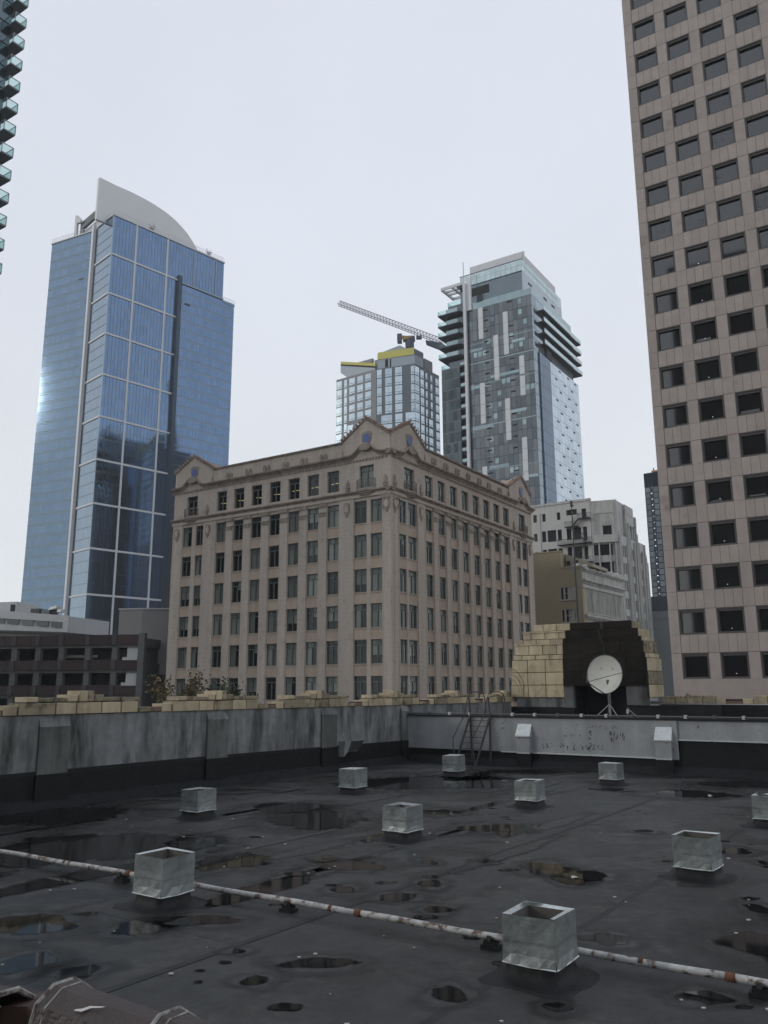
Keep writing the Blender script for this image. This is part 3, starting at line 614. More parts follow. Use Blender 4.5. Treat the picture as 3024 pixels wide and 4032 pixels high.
# --- art deco building
def art_deco():
    Pa = Vector((39.60, 155.02)); FW = fr(Pa.x, Pa.y, 123.2); FC = fr(Pa.x, Pa.y, 110); Pb = Vector((44.17, 153.36)); FR = fr(Pb.x, Pb.y, 33.2)
    r = thing('art_deco_building', 'cream art deco building with fluted piers and an iron fire escape', 'building', T(Pa.x, Pa.y, GZ))
    part('side_wall', bx('side_wall', admw, -16, -.05, .35, 14, GZ, 35.3), r, FW)
    part('side_wall', MB().box(-16, -.05, 0, .35, 34.2, 35.3).mesh('side_wall', admw), r, FW)
    # thin wall skin with openings: rows of boxes between windows
    def skin(F, x0, x1, z0, z1, rects, m, d=.35):
        xs = sorted({x0, x1} | {q for a in rects for q in (a[0], a[1])}); zs = sorted({z0, z1} | {q for a in rects for q in (a[2], a[3])})
        mb = MB()
        for i in range(len(zs) - 1):
            run = None
            for j in range(len(xs) - 1):
                cx, cz = (xs[j] + xs[j + 1]) / 2, (zs[i] + zs[i + 1]) / 2
                solid = not any(a[0] < cx < a[1] and a[2] < cz < a[3] for a in rects)
                if solid and run is None: run = xs[j]
                if run is not None and (not solid or j == len(xs) - 2):
                    mb.box(run, xs[j] if not solid else xs[j + 1], 0, d, zs[i], zs[i + 1]); run = None
        return mb.mesh('wall_face', m)
    rects = [(-11.75, -11, 32.2, 33.75), (-9.85, -9.15, 32.2, 33.75), (-6.8, -6.1, 32.2, 33.7), (-4.85, -2.7, 32.85, 33.95), (-1.75, -.85, 31.9, 33.85)]
    for k in range(6):
        z = 30.3 - 3.7 * k
        rects += [(-11.75, -11, z - 1.9, z - .35), (-10.05, -9.2, z - 2.2, z - .05), (-8.9, -7.1, z - 2.3, z), (-6.8, -5.95, z - 2.2, z - .05), (-4.95, -4.0, z - 2.3, z), (-3.8, -2.05, z - 2.4, z), (-1.65, -.85, z - 2.6, z)]
    part('wall_face', skin(FW, -16, -.05, -10, 34.2, rects, admw), r, FW)
    for a in rects:
        o = part('window', bx('window', darkwin, a[0], a[1], .27, .33, a[2], a[3]), r, FW)
        part('sash', MB().box(a[0], a[1], .22, .26, (a[2] + a[3]) / 2 - .04, (a[2] + a[3]) / 2 + .04).mesh('sash', interior), o, FW)
    part('drainpipe', MB().tube([(-10.32, -.1, -8), (-10.32, -.1, 34)], .07, 5).mesh('drainpipe', admw), r, FW)
    part('coping', bx('coping', adm, -16, .1, -.15, .5, 35.3, 35.75), r, FW)
    # centre bay front
    part('centre_bay', bx('centre_bay', adm, .02, 4.85, .4, 12, GZ, 35.2), r, FC)
    rc = [(2.1, 3.75, 28.4, 30.2)] + [(a, b, z - 2.1, z) for z in (26.6, 23.2, 19.8, 16.4, 13, 9.6) for a, b in ((.25, 1.1), (1.4, 3.1), (3.4, 4.2))]
    part('wall_face', skin(FC, .02, 4.85, -10, 34.7, rc, adm), r, FC)
    for a in rc: part('window', bx('window', darkwin, a[0], a[1], .3, .36, a[2], a[3]), r, FC)
    part('arch_hood', MB().sweep([(2.0 + 1.85 * t / 8, 30.15 + .45 * math.sin(math.pi * t / 8)) for t in range(9)], [(-.12, 0), (0, 0), (0, .25), (-.12, .25)]).mesh('arch_hood', adm), r, FC)
    part('fan_ornament', MB().prism([(2.1, 30.7), (2.5, 31.6), (2.7, 31.2), (2.92, 32.2), (3.15, 31.2), (3.4, 31.6), (3.8, 30.7), (2.92, 31)][::-1], -.12, 0).mesh('fan_ornament', adm), r, FC)
    for u in (.45, .85, 1.25, 4.2, 4.55): part('flute', bx('flute', adm, u, u + .14, -.1, 0, 28.5, 34.4), r, FC)
    part('parapet_block', bx('parapet_block', adm, .5, 4.4, -.12, 0, 32.6, 34.9), r, FC)
    part('lower_bay', bx('lower_bay', adm, .15, 4.8, -.5, -.02, 26.9, 28.35), r, FC)
    for u in (.1, 1.2, 3.18, 4.3): part('pier', bx('pier', adm, u, u + .17, -.4, -.01, 4, 28.0), r, FC)
    # right flank, stepping down
    for u0, u1, t in ((.02, 5.2, 28.2), (5.2, 10.4, 34.8), (10.4, 12.3, 33.2), (12.3, 17, 28.4), (17, 18.3, 25.4), (18.3, 18.9, 20.9)):
        part('flank', bx('flank', adm, u0, u1 - .01, .4, 12, GZ, t), r, FR)
        part('flank_cap', bx('flank_cap', adm, u0, u1 - .01, -.05, .4, t - 1.6, t + .25), r, FR)
    part('upper_setback', bx('upper_setback', adm, 1.0, 10.4, .5, 6, 28, 35.3), r, FR)
    fr_rects = []
    for a, b in ((1.4, 2.9), (3.3, 4.2), (7.7, 9.1), (9.5, 10.3), (13.0, 14.4), (14.9, 15.8)):
        for k, z in enumerate((26.5, 23.2, 19.9, 16.5, 13.2, 9.9, 6.6)):
            fr_rects.append((a, b, z - 2.1, z))
        if 7 < a < 11: fr_rects.append((a, b, 28.5, 31.3))
    part('wall_face', skin(FR, .02, 18.2, -10, 26.8, [q for q in fr_rects if q[2] < 26], adm), r, FR)
    part('wall_face', skin(FR, 5.2, 10.4, 26.8, 34, [q for q in fr_rects if q[2] > 26], adm), r, FR)
    for a in fr_rects: part('window', bx('window', darkwin, a[0], a[1], .3, .36, a[2], a[3]), r, FR)
    for u, t in ((.0, 29), (.7, 26.8), (4.5, 27), (5.2, 30), (5.9, 31.5), (6.7, 30), (9.2, 28), (10.7, 33.4), (11.4, 30), (12.2, 28.4), (14.5, 27), (16.2, 28.5), (16.9, 26), (17.6, 25)):
        part('pier', bx('pier', adm, u, u + .32, -.35, -.01, -10, t), r, FR)
    # fire escape
    def plat(x0, x1, z):
        m = MB(); m.box(x0, x1, -1.0, -.02, z - .12, z); m.box(x0, x1, -1.0, -.95, z + .9, z + .96); m.box(x0, x0 + .05, -1, -.02, z + .9, z + .96); m.box(x1 - .05, x1, -1, -.02, z + .9, z + .96)
        k = x0
        while k < x1: m.box(k, k + .03, -1, -.96, z, z + .9); k += .18
        return m.mesh('fire_escape_landing', ironm)
    L = [(-2.3, 0, 31.9), (-5.0, -2.4, 30.5), (-6.6, 0, 27.1), (-5, 0, 23.4), (-5, 0, 19.7)]
    for q in L: part('fire_escape_landing', plat(*q), r, FW)
    st = MB()
    for (xa, za, xb, zb) in ((-2.2, 31.9, -3.6, 30.5), (-3.8, 30.5, -.9, 27.1), (-1, 27.1, -3.6, 23.4), (-3.6, 23.4, -1, 19.7)):
        for y in (-.85, -.25): st.tube([(xa, y, za), (xb, y, zb)], .06, 4); st.tube([(xa, y, za + .9), (xb, y, zb + .9)], .03, 4)
        for k in range(8):
            t = k / 8; st.box(xa + (xb - xa) * t - .12, xa + (xb - xa) * t + .12, -.85, -.25, za + (zb - za) * t - .02, za + (zb - za) * t + .02)
    part('fire_escape_stair', st.mesh('fire_escape_stair', ironm), r, FW)
    return skin
skin = art_deco()

# --- tan building with a white ornate facade
def tan_building():
    P = Vector((30.39, 126.40)); F = fr(P.x, P.y, 123.2); G = fr(P.x, P.y, 36)
    r = thing('theatre_building', 'ochre side wall and white ornate terracotta front, below the art deco building', 'building', T(P.x, P.y, GZ))
    part('body', MB().prism([(-12, GZ), (-12, 21.05), (-3.3, 20.9), (-3.3, 18.5), (0, 18.3), (0, GZ)][::-1], .3, 14).mesh('body', tanm), r, F)
    rects = [(-3.6, -.95, 13.3, 15.4), (-3.6, -.95, 9.85, 11.95), (-3.6, -.95, 6.4, 8.5)]
    part('side_wall', skin(F, -12, -3.3, -10, 21.0, [(a[0], -3.3, a[2], a[3]) for a in rects], tanm, .3), r, F)
    part('side_wall', skin(F, -3.3, -.01, -10, 18.3, [(-3.3, a[1], a[2], a[3]) for a in rects], tanm, .3), r, F)
    tf = M_('cream_sash_frame', (.42, .40, .32), .6)
    for a in rects:
        x0, x1, z0, z1 = a
        m = MB(); m.box(x0, x1, .02, .12, z0, z0 + .13); m.box(x0, x1, .02, .12, z1 - .13, z1); m.box(x0 - .08, x1 + .08, -.1, 0, z0 - .12, z0)
        for q in (x0, -3.1, -1.85, x1 - .13) : m.box(q, q + (.13 if q in (x0, x1 - .13) else .3), .02, .12, z0 + .13, z1 - .13)
        o = part('window', m.mesh('window_frame', tf), r, F); part('pane', bx('pane', darkwin, x0, x1, .14, .18, z0, z1), o, F)
        part('sash', bx('sash', tf, -2.8, -1.85, .1, .13, (z0 + z1) / 2 - .04, (z0 + z1) / 2 + .04), o, F)
    part('coping', MB().box(-12, -3.2, -.08, .5, 20.95, 21.15).box(-3.3, 0.1, -.08, .5, 18.3, 18.5).mesh('coping', tanm), r, F)
    part('penthouse', MB().prism([(-3.0, 18.4), (-3.0, 20.75), (1.2, 18.9), (1.2, 18.4)][::-1], 1.6, 9).mesh('penthouse', M_('pale_render', (.36, .33, .25), .8)), r, F)
    for a, b in ((-2.9, -2.3), (-1.6, -1.0)): part('penthouse_window', bx('penthouse_window', darkwin, a, b, 1.5, 1.62, 18.9, 19.6), r, F)
    # white front
    part('front_core', bx('front_core', ornm, 0.02, 17.6, .31, 6, GZ, 18.0), r, G)
    for i in range(6):
        part('fluted_panel', bx('fluted_panel', ornm, .3 + 2.87 * i, .3 + 2.87 * (i + 1) - .12, .12, .31, 11.3, 15.1), r, G)
        for k in range(7): part('flute', bx('flute', ornm, .45 + 2.87 * i + .38 * k, .45 + 2.87 * i + .38 * k + .16, .04, .12, 11.5, 15), r, G)
    part('frieze', bx('frieze', ornm, 0, 17.6, .0, .31, 16.35, 17.6), r, G)
    m = MB()
    for i in range(58): m.box(.1 + .3 * i, .27 + .3 * i, -.22, 0, 15.75, 16.05)
    part('dentil_row', m.mesh('dentil_row', ornm), r, G)
    part('cornice', MB().sweep([(0, 16.1), (17.6, 16.1)], [(.3, 0), (-.3, 0), (-.5, .12), (-.5, .3), (.3, .3)]).mesh('cornice', ornm), r, G)
    part('architrave', bx('architrave', ornm, 0, 17.6, -.08, .31, 15.15, 15.7), r, G)
    part('crown_moulding', MB().sweep([(0, 17.6), (17.6, 17.6)], [(.3, 0), (-.1, 0), (-.55, .35), (-.55, .6), (.3, .6)]).mesh('crown_moulding', ornm), r, G)
    part('lower_cornice', MB().sweep([(0, 10.3), (17.6, 10.3)], [(.3, 0), (-.1, 0), (-.6, .4), (-.6, .65), (.3, .8)]).mesh('lower_cornice', ornm), r, G)
    part('lower_wall', bx('lower_wall', ornm, 0, 17.6, .1, .31, 0, 10.2), r, G)
    fan = MB().tube([(0, -.45, 18.15), (0, .5, 18.15)], .5, 10).mesh('antefix', ornm)
    for u in (1.6, 4.2, 6.8, 9.4, 12, 14.6, 16.6): part('antefix', fan, r, G @ T(u, 0, .2))
    part('roof_drum', MB().tube([(-.2, 1.2, 18.1), (1.6, 1.2, 18.7), (4.0, 1.2, 18.5)], .5, 8).mesh('roof_drum', whiteb), r, G)
tan_building()
F = fr(22.78, 97.37, 123.2)
fp = thing('flagpole', 'thin weathered flagpole rising in front of the ochre wall', 'pole', F @ T(0, 0, 0))
part('shaft', MB().tube([(0, 0, 0), (-.13, 0, 21.7)], .07, 6, rs=[.15, .07]).mesh('shaft', steelg), fp, F)
part('finial', MB().tube([(-.13, 0, 21.6), (-.13, 0, 22.1)], .15, 6).mesh('finial', steelg), fp, F)
part('pulley', MB().tube([(-.3, 0, 21.5), (.1, 0, 21.5)], .09, 5).mesh('pulley', steelg), fp, F)
part('foot_block', bx('foot_block', steelg, -.4, .4, -.4, .4, -1.5, .2), fp, F)

# --- far tower and rendered slab on the right
def far_right():
    F = fr(102.08, 313.81, 123.2)
    r = thing('distant_tower', 'distant dark glass tower with paired window columns beside the granite tower', 'skyscraper', F @ T(0, 0, GZ))
    part('body', bx('body', frm, -.2, 14, .1, 20, GZ, 82), r, F)
    for a, b in ((.15, 1.8), (3.2, 4.9), (6.6, 8.3)):
        me = bx('window', frg, 0, b - a, -.03, .1, 0, 1.85)
        for k in range(27): part('window', me, r, F @ T(a, 0, 78.6 - 2.3 * k - 1.9 + 0 * k))
    for u in (.0, 1.95, 2.95, 5.05, 6.35): part('mullion', bx('mullion', steelg, u, u + .12, -.15, .1, 18, 78), r, F)
    lm = M_('interior_lamp', (.8, .8, .75), .5, emit=((.95, .97, 1), .7))
    for k in range(22): part('room_lamp', bx('room_lamp', lm, 2.35 + R.uniform(-.3, .3), 2.65, -.04, .1, 30 + 2.3 * k, 30.3 + 2.3 * k), r, F)
    part('crown_band', bx('crown_band', ctd, -.2, 14, -.1, .1, 76.5, 82.1), r, F)
    part('roof_hoist', MB().box(2.8, 5, .5, 1.2, 82.1, 83).box(3.4, 3.8, .5, 1, 83, 84).mesh('roof_hoist', M_('orange_steel', (.42, .2, .1), .6)), r, F)
    G = fr(55.14, 171.35, 123.2)
    s = thing('rendered_block', 'pale grey windowless block with a slate top band behind the yellow pylon', 'building', G @ T(0, 0, GZ))
    part('body', bx('body', slab_g, 0.02, 16, .08, 20, GZ, 15.5), s, G)
    z = 15.5
    while z > -6: part('wall_panel', bx('wall_panel', slab_g, 0, 16, 0, .08, z - 1.86, z - .04), s, G); z -= 1.9
    part('top_band', bx('top_band', slab_d, -.1, 16, -.1, 20, 15.5, 18.4), s, G)
far_right()
G = fr(44.0, 118.0, 123.2)
rg = thing('rooftop_railing', 'short grey metal railing seen between the yellow pylon and the granite tower', 'railing', G @ T(0, 0, -1))
m = MB(); m.box(-1, 3.6, 0, .08, -.1, 0)
part('top_rail', m.mesh('top_rail', steelg), rg, G)
for k in range(11): part('baluster', bx('baluster', ironm, -.9 + .42 * k, -.7 + .42 * k, 0, .06, -1.6, -.1), rg, G)
part('kerb', bx('kerb', slab_g, -1.2, 3.8, -.2, .3, -2.4, -1.6), rg, G)

# --- parking garage and low buildings on the left
def garage():
    P = Vector((-31.26, 107.55)); F = fr(P.x, P.y, 98); S = fr(P.x, P.y, 8)
    r = thing('parking_garage', 'open deck parking garage with maroon parapets and concrete columns', 'building', T(P.x, P.y, GZ))
    for k in range(5):
        z = 5.75 - 3.2 * k
        for i in range(9):
            u1 = -.45 - 3.72 * i; part('parapet_panel', bx('parapet_panel', maroon, u1 - 3.68, u1, 0, .2, z, z + 1.28), r, F)
        part('deck', bx('deck', gcon, -40, -.02, .22, 22, z - .35, z + .05), r, F)
    for k in range(5):
        for u in (-17.8, -14.45, -11.15, -7.5, -3.8, -21.3, -25):
            part('column', bx('column', gcon, u - .38, u + .38, .25, 1.0, 6.9 - 3.2 * (k + 1) - .05 - 0, 5.4 - 3.2 * k), r, F)
            if k < 4: part('column_face', bx('column_face', M_('shaded_column_tone', (.06, .06, .063), .8) if 'shaded_column_tone' not in MATS else MATS['shaded_column_tone'], u - .3, u + .3, -.06, 0, 5.75 - 3.2 * k, 7.03 - 3.2 * k), r, F)  # column faces in a darker tone, shade put into the colour
    part('corner_column', bx('corner_column', gcon, -.45, .35, -.1, .7, GZ, 7.2), r, F)
    for k in range(3):
        part('white_end_panel', bx('white_end_panel', whiteb, -2.1, -.5, .35, .6, 4.15 - 3.2 * k, 5.7 - 3.2 * k), r, F)
        part('white_ledge', bx('white_ledge', whiteb, -2.5, -.5, -.1, .3, 3.75 - 3.2 * k, 4.15 - 3.2 * k), r, F)
    part('side_wall', bx('side_wall', gcon, .36, 14, .25, .6, GZ, 6.0), r, S)
    for k in range(4): part('side_band', bx('side_band', gcon, .36, 14, 0, .25, 5.8 - 3.2 * k, 6.6 - 3.2 * k), r, S)
    part('back_wall', bx('back_wall', whiteb, -40, -.5, 21.5, 22, -8, 5), r, F)
    part('inner_core', bx('inner_core', gcon, -9, -6.8, 6, 9, -10, 5.5), r, F)
    part('inner_core', bx('inner_core', interior, -40, -19, 12, 13, -10, 5.5), r, F)
    # parked cars on the decks
    def car(u, y, z, label):
        G = F @ T(u, y, z)
        c = thing('parked_car', label, 'car', G, 'cars parked on the garage decks')
        part('body', MB().prism([(-2.1, .35), (-2.15, .85), (-1.3, .95), (-.8, 1.42), (.7, 1.45), (1.3, .98), (2.1, .85), (2.15, .35)][::-1], 0, 1.75).mesh('body', carm), c, G)
        for x in (-1.3, 1.35):
            for yy in (.05, 1.5): part('wheel', MB().tube([(x, yy, .33), (x, yy + .2, .33)], .33, 10).mesh('wheel', tyre), c, G)
        part('side_window', MB().prism([(-1.1, .95), (-.75, 1.36), (.65, 1.38), (1.05, .98)][::-1], -.01, .0).mesh('side_window', darkwin), c, G)
    car(-15.9, 2.4, -.6, 'dark car on the lower deck behind the second and third columns')
    car(-9.3, 2.6, -.6, 'dark car on the lower deck near the middle of the garage')
    car(-13.0, 3.0, 2.6, 'dark car on the upper deck, left of the boxy column')
    car(-5.4, 3.2, 2.6, 'dark car on the upper deck nearest the white end panel')
garage()
G = fr(-33.11, 113.26, 98)
ph = thing('penthouse_block', 'plain grey rendered penthouse standing behind the garage corner', 'building', G)
part('body', MB().prismz([(-3.3, 0), (0, 0), (6.1, 1.3), (6, 9), (-3.3, 9)], 2, 10.8).mesh('body', pent), ph, G)
part('roof_edge', MB().prismz([(-3.4, -.1), (0.02, -.1), (6.2, 1.2), (6.1, 9.1), (-3.4, 9.1)], 10.8, 10.95).mesh('roof_edge', whitem), ph, G)
def white_low():
    F = fr(-53.41, 140.17, 105)
    r = thing('low_office_building', 'low white building with a strip of windows left of the blue tower base', 'building', F @ T(0, 0, GZ))
    part('body', MB().prism([(-24, GZ), (-24, 14.4), (0, 12.25), (0, GZ)][::-1], .3, 12).mesh('body', whiteb), r, F)
    part('fascia', MB().prism([(-24, 13.1), (-24, 14.5), (.05, 12.35), (.05, 11.2)][::-1], 0, .3).mesh('fascia', whiteb), r, F)
    for i in range(7):
        u = -3.5 - 2.95 * i; dz = -.0905 * (u + 1)
        part('window', MB().prism([(u + .12, 10.3 + dz), (u + .12, 11.45 + dz), (u + 2.45, 11.24 + dz), (u + 2.45, 10.1 + dz)][::-1], .1, .16).mesh('window', M_('green_grey_glass%d' % i, (.07 + .02 * (i % 3), .085 + .02 * (i % 3), .08 + .02 * (i % 3)), .15)), r, F)
    part('end_pier', bx('end_pier', whiteb, -1.0, 0, 0, .3, 4, 11.3), r, F)
    part('stair_tower', bx('stair_tower', whiteb, -24, -12.1, 2, 8, 12, 15.3), r, F)
    part('stair_opening', bx('stair_opening', interior, -13.3, -12.4, 1.9, 2, 13.6, 14.8), r, F)
    E = fr(-50.5, 131, 108)
    s = thing('gravel_roofed_building', 'dark gravel roofed building between the garage and the white building', 'building', E @ T(0, 0, GZ))
    part('body', MB().prism([(-24, GZ), (-24, 9.9), (0, 8.7), (0, GZ)][::-1], 0, 9).mesh('body', gravelr), s, E)
    part('roof_ledge', MB().prism([(-24, 9.8), (-24, 10.15), (.2, 8.95), (.2, 8.6)][::-1], -.4, 9).mesh('roof_ledge', asph), s, E)
    part('roof_ledge', MB().prism([(-24, 9.0), (-24, 9.25), (.1, 8.05), (.1, 7.8)][::-1], -.25, 0).mesh('roof_ledge', asph), s, E)
    H = F @ T(0, 3, 0)
    a = thing('air_handler', 'dark rooftop air handling units with a bright duct on the white building', 'air conditioner', H @ T(-7, 0, 12.9))
    part('duct', MB().tube([(-9.6, 0, 13.5), (-4.5, 0, 13.3)], .45, 8).mesh('duct', ironm), a, H)
    part('cabinet', bx('cabinet', ironm, -9.4, -7.6, -.7, .7, 12.8, 14), a, H)
    part('cabinet', bx('cabinet', steelg, -7.2, -5.6, -.7, .7, 12.8, 13.8), a, H)
    part('duct_hood', MB().prism([(-5.9, 13.6), (-5.4, 14.2), (-4.1, 14.4), (-4.3, 13.9)][::-1], -.8, .8).mesh('duct_hood', galv_e), a, H)
    part('duct_hood', MB().prism([(-4.0, 13.2), (-3.9, 13.7), (-3.1, 13.75), (-3.2, 13.3)][::-1], -.8, .8).mesh('duct_hood', galv_e), a, H)
white_low()

# ------------------------------------------------------------------ main buff terracotta building
def main_building():
    Px, Py = .745, 85.47
    FL = fr(Px, Py, 123.2); FR = fr(Px, Py, 33.2)
    r = thing('terracotta_office_building', 'buff terracotta corner office block with pointed gables and blue ovals', 'building', T(Px, Py, GZ))
    LW, RW = 33.05, 37.5
    part('core', bx('core', interior, -LW + .3, -.5, .5, RW - .3, GZ, 26.6), r, FL)
    part('roof', bx('roof', M_('brown_roof', (.09, .065, .055), .8), -LW + .3, -.5, .5, RW - .3, 26.6, 26.9), r, FL)
    tops = [20.02 - 3.74 * k for k in range(7)]
    Lpair = [(-31.4, -29.75), (-29.1, -27.7)], [(-4.85, -3.2), (-2.7, -1.12)]
    Lsing = [(a - .62, a + 1.08) for a in (-24.96, -22.11, -19.27, -16.41, -13.56, -10.75, -7.91)]
    Lop = Lpair[0] + Lsing + Lpair[1]
    Rpair = [(1.55, 3.25), (3.62, 5.4)], [(31.85, 33.45), (33.95, 35.65)]
    Rsing = [(7.2 + 2.964 * k, 7.2 + 2.964 * k + 1.8) for k in range(8)]
    Rop = Rpair[0] + Rsing + Rpair[1]
    RC = .3; YG = .24
    def frame_mesh(w, h):
        m = MB(); e = .09
        m.box(0, w, 0, .1, 0, .07); m.box(0, w, 0, .1, h - .07, h); m.box(0, .07, 0, .1, .07, h - .07); m.box(w - .07, w, 0, .1, .07, h - .07)
        m.box(.07, w - .07, .0, .1, h - .62, h - .54)
        m.box(w / 2 - .045, w / 2 + .045, -.02, .1, .07, h - .62)
        for k in range(1, 5): m.box(w * k / 5 - .012, w * k / 5 + .012, .02, .08, h - .54, h - .07)
        return m.mesh('window_frame', winframe)
    cache = {}
    def window(F, u0, u1, zt, h, lamp=0, y=YG, up=0):
        w_ = round(u1 - u0, 2)
        k = (w_, h)
        if k not in cache:
            cache[k] = (frame_mesh(w_, h), bx('pane', wglass, .05, w_ - .05, .05, .06, .05, h - .05),
                        [bx('blind', blind, .06, w_ / 2 - .03, .14, .15, h * q, h - .08) for q in (.03, .36, .03)],
                        [bx('blind', blind, w_ / 2 + .03, w_ - .06, .14, .15, h * q, h - .08) for q in (.03, .36, .6)])
        fm, pn, bl, br = cache[k]; X = F @ T(u0, y, zt - h)
        o = part('window', fm, r, X); part('pane', pn, o, X)
        t = R.random(); shift = T(0, R.uniform(0, .02), 0)
        if lamp:
            part('ceiling_lamp', bx('ceiling_lamp', lampm, .3, w_ - .35, .17, .22, h * .42, h * .42 + .06), o, X @ Matrix.Rotation(R.uniform(-.05, .12), 4, 'Y'))
            return
        if t < .42: part('blind', bl[0], o, X @ shift); part('blind', br[0], o, X @ shift)
        elif t < .62: part('blind', bl[1], o, X @ shift); part('blind', br[1], o, X @ shift)
        elif t < .72: part('blind', bl[2], o, X @ shift)
        elif t < .78: part('blind', br[2], o, X @ shift)
    def facade(F, ops, x0, x1, attic, pier_caps, shields, side):
        # piers between openings
        ed = [x0] + [q for o in ops for q in o] + [x1]
        for i in range(0, len(ed), 2):
            a, b = ed[i], ed[i + 1]
            narrow = b - a < .75
            y0 = .1 if narrow else 0
            part('pier', bx('pier', terra, a, b, y0, .5, GZ, 20.35), r, F)
            if not narrow:
                for e_ in (a, b - .1): part('pier_edge', bx('pier_edge', terra, e_, e_ + .1, -.05, 0, -8, 19.4), r, F)
                if b - a < 1.35:
                    part('capital', MB().box(a - .05, b + .05, -.14, 0, 19.2, 19.32).box(a + .02, b - .02, -.1, 0, 18.9, 19.2).box(a - .06, b + .06, -.16, 0, 19.95, 20.3).mesh('capital', terra_c), r, F)
        zs = tops
        for (a, b) in ops:
            me = MB(); me.box(0, b - a, .12, .5, 0, 1.24); me.box(.0, b - a, .04, .12, 1.14, 1.24); me.box(0, b - a, .07, .12, 0, .1)
            sm = me.mesh('spandrel', terra_d)
            for zt in zs:
                part('spandrel', sm, r, F @ T(a, 0, zt - 3.74))
            for zt in zs: window(F, a, b, zt, 2.5)
            part('lintel', bx('lintel', terra, a, b, .1, .5, 20.02, 20.35), r, F)
            part('base_wall', bx('base_wall', terra, a, b, .15, .5, GZ, tops[-1] - 3.74), r, F)
        # attic wall with openings
        rects = [(a, b, 21.45, 23.9) for a, b in attic]
        part('attic_wall', skin(F, x0, x1, 20.35, 25.0, rects, terra, .5), r, F)
        for a, b in attic: window(F, a, b, 23.9, 2.45, lamp=1 if side == 'L' and R.random() < .95 else 0)
        part('attic_band', bx('attic_band', terra, x0, x1, .1, .5, 25.0, 26.9), r, F)
    La = [(a + .02, b - .02) for a, b in Lsing] + [(-30.75, -28.9), (-4.1, -2.2)]
    Ra = Rsing + [(2.75, 4.85), (33.0, 35.1)]
    facade(FL, Lop, -LW, 0, sorted(La), 1, 1, 'L')
    facade(FR, Rop, 0.5, RW, sorted(Ra), 1, 1, 'R')
    # cornices (upper one rises over the windows of each gable)
    def hump(c, z, h=1.05, wd=1.15):
        out = []
        for i in range(-8, 9):
            t = i / 8 * 2.1; out.append((c + t, z + h * max(0, (1 / (1 + (abs(t) / wd) ** 4)))))
        return out
    prof = [(.4, -.12), (-.02, -.12), (-.12, -.02), (-.16, .08), (-.42, .2), (-.48, .3), (-.48, .38), (-.36, .42), (.4, .42)]
    pL = [(-LW - .45, 24.85)] + hump(-29.75, 24.8) + [(-27, 24.85), (-6.4, 24.85)] + hump(-3.15, 24.8) + [(0.45, 24.85)]
    pR = [(-.45, 24.85), (.6, 24.85)] + hump(3.85, 24.85) + [(6.5, 24.9), (31, 25.1)] + hump(34.1, 24.95) + [(RW + .45, 24.95)]
    part('upper_cornice', MB().sweep(pL, prof).mesh('upper_cornice', terra_c), r, FL)
    part('upper_cornice', MB().sweep(pR, prof).mesh('upper_cornice', terra_c), r, FR)
    pb = [(.4, 0), (-.05, 0), (-.1, .15), (-.3, .22), (-.36, .34), (-.3, .4), (.4, .4)]
    part('belt_course', MB().sweep([(-LW - .3, 20.72), (.3, 20.72)], pb).mesh('belt_course', terra_c), r, FL)
    part('belt_course', MB().sweep([(-.3, 20.72), (RW + .3, 20.72)], pb).mesh('belt_course', terra_c), r, FR)
    part('fret_band', bx('fret_band', terra, -LW - .1, .1, -.1, 0, 20.38, 20.7), r, FL)
    part('fret_band', bx('fret_band', terra, -.1, RW + .1, -.1, 0, 20.38, 20.7), r, FR)
    m = MB()
    for i in range(int(LW / .42)): m.box(-LW + .42 * i, -LW + .42 * i + .2, -.14, 0, 24.45, 24.7)
    part('corbel_row', m.mesh('corbel_row', terra_c), r, FL, kind='stuff')
    m = MB()
    for i in range(int(RW / .42)): m.box(.42 * i, .42 * i + .2, -.14, 0, 24.45, 24.7)
    part('corbel_row', m.mesh('corbel_row', terra_c), r, FR, kind='stuff')
    # roofline bands
    pt = [(.5, 0), (0, 0), (-.12, .12), (-.12, .22), (.5, .22)]
    part('roof_moulding', MB().sweep([(-26.4, 26.85), (-6.3, 26.85)], pt).mesh('roof_moulding', terra_c), r, FL)
    part('roof_moulding', MB().sweep([(7.2, 26.95), (30.1, 27.05)], pt).mesh('roof_moulding', terra_c), r, FR)
    # gables
    crest = MB().tube([(0, -.22, 0), (0, .55, 0)], .15, 6).tube([(0, -.3, .16), (0, .05, .16)], .09, 5).mesh('crest_tile', tilem)
    def gable(F, x0, xp, x1, zb0, zp, zb1, ov):
        part('gable_wall', MB().prism([(x0, 25.0), (x0, zb0), (xp, zp), (x1, zb1), (x1, 25.0)][::-1], -.02, .1).mesh('gable_wall', terra), r, F)
        part('gable_back', MB().prism([(x0, 26), (x0, zb0 - .02), (xp, zp - .02), (x1, zb1 - .02), (x1, 26)][::-1], .1, 5).mesh('gable_back', tilem), r, F)
        part('gable_coping', MB().sweep([(x0 - .1, zb0 - .12), (xp, zp - .02), (x1 + .1, zb1 - .12)], [(.6, 0), (-.02, 0), (-.16, .1), (-.16, .22), (.6, .22)]).mesh('gable_coping', terra_c), r, F)
        for (xa, za, xb, zb) in ((x0, zb0, xp, zp), (x1, zb1, xp, zp)):
            n = 8
            for i in range(n + 1):
                if i == n and xa == x1: continue
                t = i / n; part('crest_tile', crest, r, F @ T(xa + (xb - xa) * t, 0, za + (zb - za) * t + .25) @ Matrix.Rotation(R.uniform(-.1, .1), 4, 'X'))
        ring = MB(); rin = MB(); P = []
        for k in range(16):
            a = 2 * math.pi * k / 16; P.append((math.cos(a), math.sin(a)))
        ring.prism([(ov[0] + .62 * c, ov[1] + .74 * s_) for c, s_ in P][::-1], -.1, -.02)
